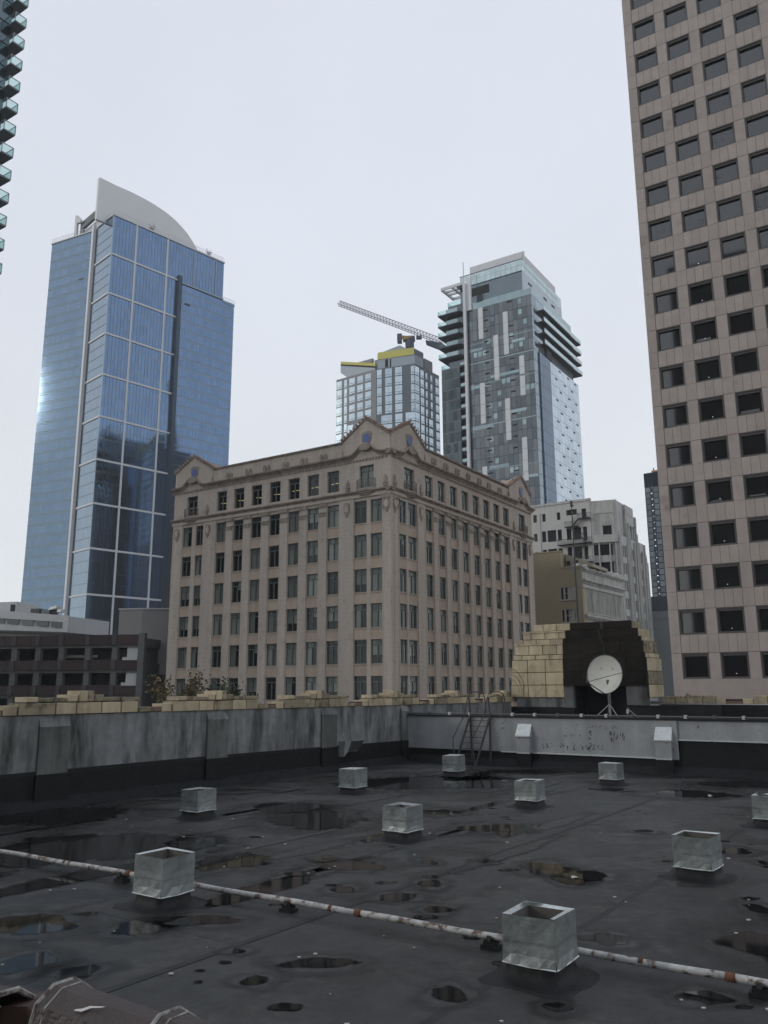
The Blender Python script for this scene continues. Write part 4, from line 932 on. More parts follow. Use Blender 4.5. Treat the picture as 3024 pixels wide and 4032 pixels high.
        ring.prism([(ov[0] + (.75 if abs(s_) < .8 else .5) * c, ov[1] + .5 + .35 * s_) for c, s_ in P][::-1], -.08, -.021)
        o = part('oval_surround', ring.mesh('oval_surround', terra_c), r, F)
        part('blue_oval', MB().prism([(ov[0] + .46 * c, ov[1] + .56 * s_) for c, s_ in P][::-1], -.14, -.1).mesh('blue_oval', bluem), o, F)
        # keystone cartouche over the cornice
        part('cartouche', MB().prism([(ov[0] - .75, 25.7), (ov[0] - .5, 26.25), (ov[0], 26.45), (ov[0] + .5, 26.25), (ov[0] + .75, 25.7), (ov[0] + .3, 25.5), (ov[0] - .3, 25.5)][::-1], -.5, -.02).mesh('cartouche', terra_c), r, F)
    gable(FL, -6.4, -3.15, -.1, 26.95, 29.1, 26.95, (-3.1, 26.95))
    gable(FL, -33.0, -29.75, -26.4, 27.25, 29.0, 27.0, (-29.6, 27.0))
    gable(FR, .15, 3.85, 7.2, 27.15, 29.1, 26.95, (3.8, 27.05))
    gable(FR, 30.05, 34.1, 37.3, 27.15, 29.25, 27.15, (34.1, 27.1))
    # balconies under the gable windows
    def balcony(F, c):
        m = MB()
        for z0, z1, q in ((20.55, 20.75, .55), (20.75, 20.95, .8), (20.95, 21.15, 1.0)):
            m.prismz([(c + 1.3 * q * math.cos(math.pi * k / 10), -.05 - .62 * q * math.sin(math.pi * k / 10)) for k in range(11)][::-1], z0, z1)
        b = part('balcony', m.mesh('balcony_base', terra_c), r, F)
        q = MB(); pts = [(c + 1.2 * math.cos(math.pi * k / 12), -.05 - .55 * math.sin(math.pi * k / 12)) for k in range(13)]
        q.tube([(x, y, 22.25) for x, y in pts], .04, 5)
        for x, y in pts: q.tube([(x, y, 21.1), (x, y, 22.25)], .022, 4)
        for i in range(12):
            (xa, ya), (xb, yb) = pts[i], pts[i + 1]; q.tube([(xa, ya, 21.3), (xb, yb, 21.9)], .018, 4)
        part('iron_railing', q.mesh('iron_railing', M_('lilac_grey_iron', (.17, .15, .145), .7) if 'lilac_grey_iron' not in MATS else MATS['lilac_grey_iron']), b, F)
    for F, c in ((FL, -3.15), (FL, -29.8), (FR, 3.8), (FR, 34.05)): balcony(F, c)
    # ornaments
    def shield(F, c, z=19.1):
        m = MB(); m.prism([(c - .38, z + .75), (c - .42, z + .1), (c - .2, z - .45), (c, z - .75), (c + .2, z - .45), (c + .42, z + .1), (c + .38, z + .75), (c, z + .95)], -.12, 0)
        o = part('shield_ornament', m.mesh('shield_ornament', terra_c), r, F)
        part('shield_boss', MB().prism([(c + .24 * math.cos(2 * math.pi * k / 10), z + .2 + .42 * math.sin(2 * math.pi * k / 10)) for k in range(10)][::-1], -.2, -.12).mesh('shield_boss', terra), o, F)
    for u in (-.55, -5.75, -26.9, -32.3): shield(FL, u)
    for u in (.75, 6.25, 31.0, 36.5): shield(FR, u)
    def finial(F, c, z=21.75):
        o = part('niche_ornament', MB().box(c - .2, c + .2, -.22, 0, z - .5, z - .2).box(c - .26, c + .26, -.26, 0, z - .2, z - .08).prism([(c - .16, z - .08), (c - .2, z + .4), (c, z + .8), (c + .2, z + .4), (c + .16, z - .08)][::-1], -.15, 0).mesh('niche_ornament', terra_c), r, F)
    for u in (-.65, -5.6, -27.1): finial(FL, u)
    for u in (.65, 6.2, 31.2): finial(FR, u)
    def crestorn(F, c, z=25.75):
        m = MB()
        for s_ in (-.3, .3):
            m.prism([(c + s_ - .18, z - .35), (c + s_ - .24, z), (c + s_ - .1, z + .38), (c + s_ + .1, z + .38), (c + s_ + .24, z), (c + s_ + .18, z - .35)][::-1], -.05, .1)
            m.tube([(c + s_ * 1.25, .06, z + .1), (c + s_ * 1.25, -.12, z + .1)], .1, 6)
        part('griffin_relief', m.mesh('griffin_relief', terra_c), r, F)
    for u in (-23.6, -20.45, -17.6, -14.7, -11.9, -9.1): crestorn(FL, u)
    for u in (9.4, 12.3, 15.2, 18.1, 21.2, 24.0, 27.2): crestorn(FR, u, 26.05)
    for F, u, z in ((FL, -6.35, 25.6), (FL, -26.45, 25.6), (FR, 7.2, 25.8), (FR, 30.0, 25.9)): part('fleuron', MB().prism([(u - .25, z - .4), (u - .1, z), (u, z + .55), (u + .1, z), (u + .25, z - .4)][::-1], -.1, .1).mesh('fleuron', terra_c), r, F)
main_building()

# street trees in front of it
def tree(x, y, base, h, rad_, n, m, label, seed):
    q = random.Random(seed); r = thing('street_tree', label, 'tree', T(x, y, base), 'street trees before the terracotta building')
    X = T(x, y, base); b = MB(); b.tube([(0, 0, 0), (.1, 0, h * .4), (0, .1, h * .8)], .3, 7, rs=[.3, .2, .06])
    tips = []
    for i in range(26):
        a = q.uniform(0, 6.28); z0 = h * q.uniform(.58, .75); L = rad_ * q.uniform(.5, 1)
        p1 = Vector((math.cos(a) * L * .5, math.sin(a) * L * .5, z0 + L * .4)); p2 = Vector((math.cos(a) * L, math.sin(a) * L, z0 + L * q.uniform(.5, 1.2)))
        b.tube([(0, 0, z0), p1, p2], .05, 4, rs=[.08, .05, .02]); tips += [p1, p2, (p1 + p2) / 2]
    part('trunk', b.mesh('trunk', bark), r, X)
    c = MB()
    for i in range(n):
        p = q.choice(tips) + Vector((q.gauss(0, .4), q.gauss(0, .4), q.gauss(0, .45))); s = q.uniform(.07, .17)
        a, d = Vector((q.uniform(-1, 1), q.uniform(-1, 1), q.uniform(-1, 1))).normalized() * s, Vector((q.uniform(-1, 1), q.uniform(-1, 1), q.uniform(-1, 1))).normalized() * s
        c.quad(p - a, p + d, p + a, p - d)
    part('crown', c.mesh('crown', m), r, X)
tree(-18.0, 74.8, -32, 40.5, 3.0, 4200, leafm, 'thin brown leaved tree at the left end of the terracotta building', 3)
tree(-15.6, 76.3, -32, 40.2, 2.6, 6500, leafg, 'fuller green tree right of the thin brown one', 5)
tree(-14.2, 77.6, -32, 40.8, 2.4, 6500, leafg, 'dark green tree reaching highest on the right of the three street trees', 8)

# ------------------------------------------------------------------ pink granite tower (right)
def granite_tower():
    F = fr(26.66, 75.34, 122.8)
    r = thing('granite_office_tower', 'pink granite office tower with square recessed windows filling the right edge', 'skyscraper', F @ T(0, 0, GZ))
    Wd = 19.5; PITCH = 3.2596; FLH = 3.9
    part('core', bx('core', interior, -.6, Wd, .55, 30, GZ, 84), r, F)
    part('side_wall', bx('side_wall', granite, -.85, -.6, .02, 30, GZ, 84), r, F)
    ncol, rows = 6, range(-3, 18)
    # frame, glass
    w, h = 2.3, 2.28
    fm = MB()
    for d0, d1, y0, y1 in ((0, .1, .03, .16), (.1, .18, .12, .5)):
        fm.box(d0, w - d0, y0, y1, d0, d1); fm.box(d0, w - d0, y0, y1, h - d1 - (.12 if d0 else 0), h - d0); fm.box(d0, d1, y0, y1, d1, h - d1); fm.box(w - d1, w - d0, y0, y1, d1, h - d1)
    fmm = fm.mesh('window_frame', gframe); gm = bx('pane', tglass, .17, w - .17, .36, .4, .17, h - .28)
    pw = PITCH - w
    # panels: pier (2 heights) + four spandrel panels, 300 nearest the roof level one by one
    pier1 = MB().cbox(0, pw - .018, 0, .3, 0, h - .018, .012).mesh('granite_panel', granite); pier2 = MB().cbox(0, pw - .018, 0, .3, 0, FLH - h - .018, .012).mesh('granite_panel', granite)
    sw = w / 3; sp_ = MB().cbox(0, sw - .018, 0, .3, 0, FLH - h - .018, .012).mesh('granite_panel', granite)
    far = MB(); items = []
    part('joint_backing', bx('joint_backing', granite, -.6, Wd, .3, .5, GZ, 0), r, F)
    for row in rows:
        zt = 69.31 - FLH * row
        for i in range(ncol):
            u = .06 + PITCH * i
            o = part('window', fmm, r, F @ T(u, 0, zt - h)); part('pane', gm, o, F @ T(u, 0, zt - h) @ Matrix.Rotation(R.uniform(-.004, .004), 4, 'Z') @ Matrix.Rotation(R.uniform(-.003, .003), 4, 'X'))
            items.append((pier1, u + w + .009, zt - h, pw, h)); items.append((pier2, u + w + .009, zt + .009, pw, FLH - h))
            for k in range(3): items.append((sp_, u + sw * k + .009, zt + .009, sw, FLH - h))
        items.append((None, -.85, zt - h, .9, h)); items.append((None, -.85, zt + .009, .9, FLH - h))
    items.sort(key=lambda q: abs(q[2] - 12) + abs(q[1] - 3) * 6)
    edge1 = MB().cbox(0, .88, 0, .3, 0, h - .018, .012).mesh('granite_panel', granite); edge2 = MB().cbox(0, .88, 0, .3, 0, FLH - h - .018, .012).mesh('granite_panel', granite)
    for n, (me, u, z, w_, h_) in enumerate(items):
        if me is None: me = edge1 if h_ == h else edge2
        if n < 300: part('granite_panel', me, r, F @ T(u, 0, z))
        else: far.cbox(u, u + w_ - .018, 0, .3, z, z + h_ - .018, .012)
    part('granite_panel', far.mesh('granite_panel', granite), r, F, kind='stuff')
    part('plinth', bx('plinth', granite, -.85, Wd, 0, .3, GZ, 69.31 - FLH * 17 - h), r, F)
    part('backing', bx('backing', granite, -.6, Wd, .5, .54, 0, 84), r, F)
    m = MB()
    for row in rows:
        zt = 69.31 - FLH * row; m.box(-.6, Wd, .3, .49, zt, zt + FLH - h)
        for i in range(ncol): m.box(.06 + PITCH * i + w, .06 + PITCH * (i + 1), .3, .49, zt - h, zt)
    part('joint_backing', m.mesh('joint_backing', M_('granite_joint', (.13, .11, .10), .9)), r, F, kind='stuff')
    gl = M_('glowing_reflection', (.8, .8, .8), .5, emit=((.95, .95, 1), .8)); pl = M_('blurred_reflection_grey', (.10, .105, .11), .5)
    for row in range(7, 18): part('reflection_dot', bx('reflection_dot', gl, 0, .06, .33, .36, 0, .05), r, F @ T(.06 + PITCH + 1.05 + .03 * (row % 3), 0, 69.31 - FLH * row - h + .42))  # small glowing dots stand in for a bright reflection on the panes
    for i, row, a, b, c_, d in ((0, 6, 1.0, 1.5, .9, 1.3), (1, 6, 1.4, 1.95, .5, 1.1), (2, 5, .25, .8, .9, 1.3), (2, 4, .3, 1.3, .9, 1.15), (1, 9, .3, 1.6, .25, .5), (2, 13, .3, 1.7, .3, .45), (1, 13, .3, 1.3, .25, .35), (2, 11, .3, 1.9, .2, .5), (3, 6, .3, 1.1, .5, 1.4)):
        part('window_reflection_patch' if 0 else 'pane_reflection', bx('pane_reflection', pl, a, b, .345, .357, c_, d), r, F @ T(.06 + PITCH * i, 0, 69.31 - FLH * row - h))  # flat grey patches painted on the panes as blurred reflections
granite_tower()

# buildings opposite that the glass reflects
def opposite(x, y, az, w, d, top, label):
    F = fr(x, y, az); r = thing('opposite_tower', label, 'building', F @ T(0, 0, GZ))
    part('body', bx('body', bgt, 0, w, .2, d, GZ, top), r, F)
    m = MB(); z = top - 3
    while z > -20:
        u = 1
        while u < w - 2: m.box(u, u + 2, .1, .2, z - 1.8, z); m.box(u, u + 2, d, d + .1, z - 1.8, z); u += 3.4
        z -= 3.8
    part('window_grid', m.mesh('window_grid', darkwin), r, F, kind='stuff')
opposite(-13.7, -49.6, 305, 60, 30, 105, 'dark tower block behind the roof, mirrored in the granite tower windows')

# ------------------------------------------------------------------ own roof
A35 = 35.0; ZR = -4.0
CX, CY = 1.216, 48.757
FW = fr(CX, CY, A35)          # left parapet: x runs away from the camera, y to the left (outside)
FB = fr(CX, CY, A35 + 90)     # divider wall: x runs to the right, y away
roof = struct('flat_roof', bx('flat_roof', roofm, 0, 60, -52, 14, ZR - 1, ZR - .03), FB)
# sheets of membrane, laid in strips 4.2 m wide with lapped edges
for i in range(13):
    x0 = -.02 + (27.0 - 9.35) - 4.18 * 4 + 4.18 * i - 0.9
    y = -52 + R.uniform(0, 6)
    ys = [-52]
    while ys[-1] < -.3: ys.append(min(-.25, ys[-1] + R.uniform(8, 13)))
    for a, b in zip(ys[:-1], ys[1:]):
        hz = R.uniform(0, .004)
        t = .012 + (.008 if i % 2 else 0)
        xa, xb = max(.3, x0 - .12 if i % 2 else x0), x0 + 4.18 + (.12 if i % 2 else 0)
        m = MB().box(xa, xb, a + .01, b - .004, ZR - .03, ZR - .012 + t)
        part('membrane_sheet', m.mesh('membrane_sheet', roofm), roof, FB)
ZS = ZR + .009
for i in range(13):
    x0 = -.02 + (27.0 - 9.35) - 4.18 * 4 + 4.18 * i - 0.9
    if x0 > .5: part('lap_seam', MB().box(x0 - .02, x0 + .13, -50, -.45, ZR + .0, ZR + .0096).mesh('lap_seam', lapm), roof, FB)
struct('outer_wall', bx('outer_wall', conc, 0, 60, 14.6, 15, GZ, ZR - 1), FB)
struct('building_block', bx('building_block', conc, .1, 60, -52, 14.5, GZ, ZR - 1.01), FB)

# puddles
PUD = [(1.86, 37.63, 3.79, 3.06), (3.77, 39.61, 1.27, 1.21), (-7.94, 22.7, 2.26, 2.64), (-10.65, 28.28, 2.27, 2.0), (-4.96, 23.36, 0.87, 0.81), (-2.06, 27.33, 1.74, 1.87), (-3.4, 30.06, 1.44, 1.14), (1.87, 28.77, 0.69, 0.73), (3.07, 25.51, 0.97, 0.73), (-0.78, 20.33, 0.77, 0.61), (-1.88, 19.56, 0.41, 0.28), (-1.47, 21.07, 0.31, 0.27), (1.0, 20.74, 0.24, 0.32), (2.37, 20.82, 0.22, 0.27), (-0.88, 18.04, 0.26, 0.32), (0.24, 17.45, 0.41, 0.37), (0.94, 18.53, 0.29, 0.33), (0.95, 16.46, 0.29, 0.29), (3.58, 19.99, 0.54, 0.64), (4.35, 19.25, 0.55, 0.5), (3.92, 18.68, 0.34, 0.34), (-3.66, 20.96, 0.88, 1.08), (-4.26, 15.3, 0.44, 0.47), (-3.3, 15.79, 0.7, 0.36), (-5.4, 13.52, 0.43, 0.51), (-4.51, 13.06, 0.35, 0.34), (-6.23, 15.57, 0.89, 0.64), (-0.99, 13.44, 0.59, 0.28), (-1.84, 12.69, 0.21, 0.21), (-2.3, 14.03, 0.12, 0.12), (0.84, 12.13, 0.26, 0.32), (2.18, 11.65, 0.18, 0.19), (3.58, 14.58, 0.43, 0.35), (4.21, 11.98, 0.38, 0.25), (6.6, 13.9, 1.3, 1.2), (6.86, 16.39, 0.25, 0.42), (11.82, 33.21, 1.57, 1.26), (9.15, 34.75, 0.5, 0.62), (7.34, 24.89, 0.31, 0.23), (8.71, 21.86, 0.41, 0.47), (8.81, 20.41, 0.19, 0.26), (7.03, 42.2, 2.0, 1.1), (15.2, 36.2, 2.4, 1.2)]
def soft_edge(base, name, lo, hi, ns, na):
    m = base.copy(); m.name = name; n = m.node_tree.nodes; l = m.node_tree.links
    at = n.new('ShaderNodeAttribute'); at.attribute_name = 'depth'; g = n.new('ShaderNodeNewGeometry')
    no = n.new('ShaderNodeTexNoise'); no.inputs['Scale'].default_value = ns; no.inputs['Detail'].default_value = 5; l.new(g.outputs['Position'], no.inputs['Vector'])
    a = n.new('ShaderNodeMath'); a.operation = 'MULTIPLY_ADD'; l.new(no.outputs[0], a.inputs[0]); a.inputs[1].default_value = na; l.new(at.outputs['Fac'], a.inputs[2])
    mr = n.new('ShaderNodeMapRange'); mr.inputs[1].default_value = lo + na * .5; mr.inputs[2].default_value = hi + na * .5; l.new(a.outputs[0], mr.inputs[0])
    tr = n.new('ShaderNodeBsdfTransparent'); mx = n.new('ShaderNodeMixShader'); l.new(mr.outputs[0], mx.inputs[0]); l.new(tr.outputs[0], mx.inputs[1])
    l.new(n['Principled BSDF'].outputs[0], mx.inputs[2]); l.new(mx.outputs[0], n['Material Output'].inputs['Surface']); return m
pudm = soft_edge(waterm, 'puddle_water', .30, .48, 3.2, .75)
wetm = soft_edge(dampm, 'damp_margin', .05, .75, 2.2, .7)
def pool(name, P, c, z, m, grow):
    n = len(P); vs = [(c[0], c[1], z)]; dp = [1.0]; fs = []
    for f, d in ((.55, .8), (.85, .45), (1.0 * grow, 0.0)):
        vs += [(c[0] + (a - c[0]) * f, c[1] + (b - c[1]) * f, z) for a, b in P]; dp += [d] * n
    for i in range(n):
        k = (i + 1) % n; fs.append((0, 1 + i, 1 + k))
        for r_ in (0, 1): a = 1 + r_ * n; fs.append((a + i, a + n + i, a + n + k, a + k))
    me = bpy.data.meshes.new(name); me.from_pydata(vs, [], fs); me.materials.append(m)
    at = me.attributes.new('depth', 'FLOAT', 'POINT'); at.data.foreach_set('value', dp); me.update()
    return struct(name, me)
def blob(x, y, rx, ry, seed, n=64):
    q = random.Random(seed); ph = [(k, q.uniform(0, 6.28), q.uniform(.4, 1) * .30 / k ** 1.1) for k in range(2, 9)]
    P = []
    for i in range(n):
        a = 2 * math.pi * i / n; f = 1 + sum(s * math.sin(k * a + p) for k, p, s in ph)
        f = max(.3, f); P.append((x + rx * f * math.cos(a), y + ry * f * math.sin(a)))
    return P
for i, (x, y, rx, ry) in enumerate(PUD):
    P = blob(x, y, rx, ry, 100 + i)
    pool('puddle', P, (x, y), ZS + .005, pudm, 1.25)
    pool('damp_patch', blob(x, y, rx * 1.3 + .12, ry * 1.3 + .12, 900 + i, 40), (x, y), ZS + .0008, wetm, 1.3)
q = random.Random(77)
for i in range(40):   # long damp streaks following the laps
    x, y = q.uniform(-13, 8), q.uniform(17, 42); L, w_ = q.uniform(.8, 3.2), q.uniform(.15, .55); ca, sa = math.cos(rad(55)), math.sin(rad(55))
    if x < (y - 48.8) * .7 + 2.2: continue
    P2 = [(x + u * ca - v * sa, y + u * sa + v * ca) for u, v in blob(0, 0, L, w_, 600 + i, 40)]
    pool('puddle' if i % 3 == 0 else 'damp_patch', P2, (x, y), ZS + (.003 if i % 3 == 0 else .0016), pudm if i % 3 == 0 else wetm, 1.2)
# small damp dimples
q = random.Random(44)
for i in range(46):
    d = q.uniform(9, 34); a = rad(q.uniform(-22, 24)); x, y = d * math.sin(a), d * math.cos(a)
    s = q.uniform(.05, .17)
    pool('puddle', blob(x, y, s * 1.5, s, 300 + i, 20), (x, y), ZS + .0045, pudm, 1.2)
# debris
m = MB()
for i in range(90):
    d = q.uniform(7, 30); a = rad(q.uniform(-25, 25)); x, y = d * math.sin(a), d * math.cos(a); s = q.uniform(.012, .035)
    m.box(x - s, x + s, y - s * .7, y + s * .7, ZS + .002, ZS + .002 + s * .6)
o = struct('debris', m.mesh('debris', debris_m)); o['kind'] = 'stuff'

# --- left parapet wall
def left_wall():
    r = thing('parapet_wall', 'weathered concrete parapet along the left with yellow stepped coping', 'wall', FW @ T(0, 0, ZR))
    S0, S1 = -44.0, 13.4
    part('concrete_face', bx('concrete_face', conc, S0, S1, 0, .45, ZR - .5, -.86), r, FW)
    def ft(s): return -2.74 if s < -15 else -2.74 - .11 * (s + 15) / 15
    part('flashing', MB().prism([(S0, ZR), (S0, -2.74), (-15, -2.74), (-.0, -2.86), (-.0, ZR)][::-1], -.035, 0).mesh('flashing', flash), r, FW)
    part('flashing_strip', MB().prism([(S0, -2.82), (S0, -2.74), (-15, -2.74), (-.0, -2.86), (-.0, -2.94)][::-1], -.05, -.035).mesh('flashing_strip', curbm), r, FW)
    part('cant_strip', MB().sweep([(S0, ZR), (-.3, ZR)], [(-.036, .0), (-.5, .0), (-.42, .02), (-.036, .34)]).mesh('cant_strip', flash), r, FW)
    for c in (-22.6, -14.75, -7.1, .0, -30.3):
        a, b = (c - .6, c + .6)
        o = part('pilaster', MB().box(a, b, -.11, 0, -2.9, -1.25).mesh('pilaster', conc_p), r, FW)
        part('pilaster_slope', MB().add([(a, -.11, -1.25), (b, -.11, -1.25), (b, 0, -.95), (a, 0, -.95), (a, 0, -1.25), (b, 0, -1.25)], [(0, 1, 2, 3), (0, 3, 4), (1, 5, 2)]).mesh('pilaster_slope', conc), o, FW)
        part('pilaster_foot', MB().box(a - .05, b + .05, -.15, -.036, ZR, -2.85).mesh('pilaster_foot', flash), o, FW)
    # stepped yellow coping, repeating every 6.77 m
    cb = {}
    def blk(u0, u1, z0, z1, y0=-.08, y1=.55, m=yellow_d, F=FW, par=r):
        part('coping_block', MB().cbox(u0 + .022, u1 - .022, y0 + R.uniform(-.012, .012), y1, z0, z1 - .012 + R.uniform(-.008, .008), .018).mesh('coping_block', m), par, F)
    per = 6.77
    for k in range(-3, 6):
        o = -21.42 + per * k; dz = -.03 * (k if k > 0 else 0) * .9
        if o > 12.6: continue
        lo = -.84 - .02 * max(0, k)
        J = [-2.65, -1.21, -.36, .72, 1.60, 2.40]
        m_ = yellowt if k >= 1 else yellow_d
        for a, b in zip(J[:-1], J[1:]): blk(o + a, o + b, lo, -.42 + dz, m=R.choice([yellow_d, yellowt]))
        blk(o - 3.2, o - 2.65, lo, -.50 + dz, -.05, m=yellowt)
        blk(o + 2.40, o + 3.05, lo, -.64 + dz, m=yellow_d); blk(o + 3.05, o + 3.58, lo, -.66 + dz, -.03, m=redt)
        blk(o - 2.42, o - 1.95, -.40 + dz, -.22 + dz, -.14, .6, yellowt)
        U = [-1.95, -1.25, -.78, .82, 1.6, 2.5]
        for a, b in ((-1.95, -1.25), (-1.25, -.78), (.78, 1.6), (1.6, 2.5)): blk(o + a, o + b, -.40 + dz, -.25 + dz, -.02, .5, yellow_d)
        blk(o - .78, o - .34, -.40 + dz, -.14 + dz, -.12, .6, yellowt)
        blk(o - .34, o + .05, -.40 + dz, -.0 + dz, -.16, .62, yellowt); blk(o + .05, o + .35, -.40 + dz, -.0 + dz, -.12, .6, yellow_d)
        blk(o + .35, o + .78, -.40 + dz, -.15 + dz, -.1, .55, yellow_d)
    part('mortar_bed', bx('mortar_bed', joint, S0, S1, .0, .44, -.86, -.655), r, FW)
    m = MB()
    for k in range(-3, 5):
        o = -21.42 + per * k; m.box(o - 2.6, o + 2.38, .02, .4, -.655, -.43 - .02 * max(0, k))
    part('mortar_bed', m.mesh('mortar_bed', joint), r, FW)
    # scupper
    s = part('scupper', MB().prism([(-6.35, -3.35), (-6.25, -2.6), (-4.6, -2.6), (-5.2, -3.12), (-6.0, -3.12)][::-1], -.42, -.036).mesh('scupper_hood', conc), r, FW)
    part('scupper_opening', MB().prism([(-6.0, -3.1), (-5.72, -2.62), (-4.62, -2.62), (-5.15, -3.1)][::-1], -.43, -.42).mesh('scupper_opening', interior), s, FW)
    return blk
blk = left_wall()

# --- divider wall
def back_wall():
    r = thing('divider_wall', 'chipped white painted wall across the roof with a black base', 'wall', FB @ T(0, 0, ZR))
    part('painted_face', bx('painted_face', whitewash, .0, 15.2, 0, .3, -3.25, -1.5), r, FB)
    part('painted_face', bx('painted_face', whitewash, 15.2, 45, 0.03, .3, -2.4, -1.5), r, FB)
    part('base', bx('base', flash, .0, 45, .06, .3, ZR - .3, -3.25), r, FB)
    part('base', bx('base', flash, 15.25, 45, .062, .3, -3.25, -2.4), r, FB)
    part('cant_strip', MB().sweep([(.3, ZR), (45, ZR)], [(.06, 0), (-.42, 0), (-.3, .03), (.06, .4)]).mesh('cant_strip', flash), r, FB)
    part('edge_trim', bx('edge_trim', galv_e, 6, 15.22, -.05, 0, -3.29, -3.22), r, FB)
    part('edge_trim', bx('edge_trim', galv_e, 15.22, 45, -.02, .03, -2.43, -2.37), r, FB)
    part('end_return', bx('end_return', whitewash, 15.0, 15.24, -.06, 0, -3.3, -1.55), r, FB)
    part('coping', bx('coping', curbm, -.1, 45, -.08, .38, -1.5, -1.43), r, FB)
    part('top_pipe', MB().tube([(0, .1, -1.36), (45, .1, -1.36)], .05, 6).mesh('top_pipe', steelg), r, FB)
    for k in range(34): part('pipe_clip', bx('pipe_clip', galv_e if k % 3 else steelg, 1.5 + 1.28 * k, 1.62 + 1.28 * k, .02, .18, -1.43, -1.27), r, FB)
    for u in (7.05, 14.25):
        o = part('buttress', bx('buttress', whitewash, u, u + .74, -.28, 0, -3.24, -2.35), r, FB)
        part('sloped_cap', MB().add([(u - .04, -.34, -2.4), (u + .78, -.34, -2.4), (u + .76, 0, -1.82), (u - .02, 0, -1.82), (u - .04, -.34, -2.46), (u + .78, -.34, -2.46), (u + .76, 0, -2.46), (u - .02, 0, -2.46)],
             [(0, 1, 2, 3), (4, 5, 1, 0), (5, 6, 2, 1), (7, 4, 0, 3), (7, 6, 5, 4)]).mesh('sloped_cap', galv_e), o, FB)
        part('edge_strip', bx('edge_strip', galv_e, u, u + .74, -.31, -.28, -3.3, -3.24), o, FB)
        part('buttress_foot', bx('buttress_foot', flash, u - .02, u + .76, -.26, .05, ZR, -3.3), o, FB)
    # flaked patches of old lettering, no longer legible
    q = random.Random(12); m = MB()
    def flake(u, z, w_, h_):
        for i in range(5):
            a, b = u + q.uniform(0, w_), z + q.uniform(0, h_); s = q.uniform(.2, .5)
            m.add([(a + w_ * s * .35 * math.cos(t) * q.uniform(.5, 1.2), -.004, b + h_ * s * .6 * math.sin(t) * q.uniform(.5, 1.2)) for t in [6.28 * j / 7 for j in range(7)]], [tuple(range(6, -1, -1))])
    for u in (8.35, 8.55, 8.62, 8.85, 9.3, 9.42, 9.7, 10.0, 10.05, 10.45, 10.7, 10.8, 10.95, 11.1, 11.3, 11.5): flake(u, -3.0, .12, .26)
    for u in (10.85, 11.0, 11.1, 11.25, 11.45, 11.75, 12.1, 12.2, 12.3): flake(u, -1.95, .1, .12)
    for u in (11.9, 12.0, 12.1, 12.25, 12.5, 12.6): flake(u, -2.55, .12, .4)
    for z in (-3.1, -2.85, -2.5, -2.3): flake(10.85, z, .2, .2)
    for u in (9.8, 10.0, 10.3): flake(u, -2.35, .2, .06)
    part('paint_flakes', m.mesh('paint_flakes', asph), r, FB, kind='stuff')
back_wall()
def ladder():
    r = thing('access_ladder', 'rusty steel ladder with looped handrails climbing over the white wall', 'ladder', FB @ T(4.2, 0, ZR))
    def tb(name, pts, rr, m=ironm, par=r): return part(name, MB().tube(pts, rr, 6).mesh(name, m), par, FB)
    a0, a1 = (3.72, -.95, ZR), (4.22, -.05, -1.40); b0, b1 = (4.95, -.95, ZR), (5.45, -.05, -1.40)
    br = M_('brown_ladder_steel', (.055, .045, .042), .7, var=.3, scale=5)
    tb('stringer', [a0, a1], .06, br); tb('stringer', [b0, b1], .06, br)
    for k in range(1, 9):
        t = k / 9; p = [tuple(a0[i] + (a1[i] - a0[i]) * t for i in range(3)), tuple(b0[i] + (b1[i] - b0[i]) * t for i in range(3))]
        tb('rung', p, .018, br)
    tb('post', [(4.3, -.1, ZR), (4.22, -.06, -1.4)], .05, br); tb('post', [(5.42, -.1, ZR), (5.4, -.06, -1.4)], .05, br)
    for u in (4.15, 5.35):
        tb('handrail', [(u - .5, -1.0, -2.6), (u - .1, -.4, -1.4), (u + .02, -.2, -.5), (u + .08, -.1, -.28), (u + .25, .05, -.19), (u + .5, .3, -.19), (u + .66, .42, -.3), (u + .72, .48, -.6), (u + .75, .5, -1.45)], .032, br)
        tb('handrail', [(u - .02, .0, -.45), (u + .02, .05, -1.4)], .045, br)
        tb('handrail', [(u - .5, -1.0, -2.6), (u - .42, -.98, ZR)], .025, steelg)
        tb('handrail', [(u + .75, .5, -1.4), (u + .83, .35, -1.9)], .03, br)
ladder()

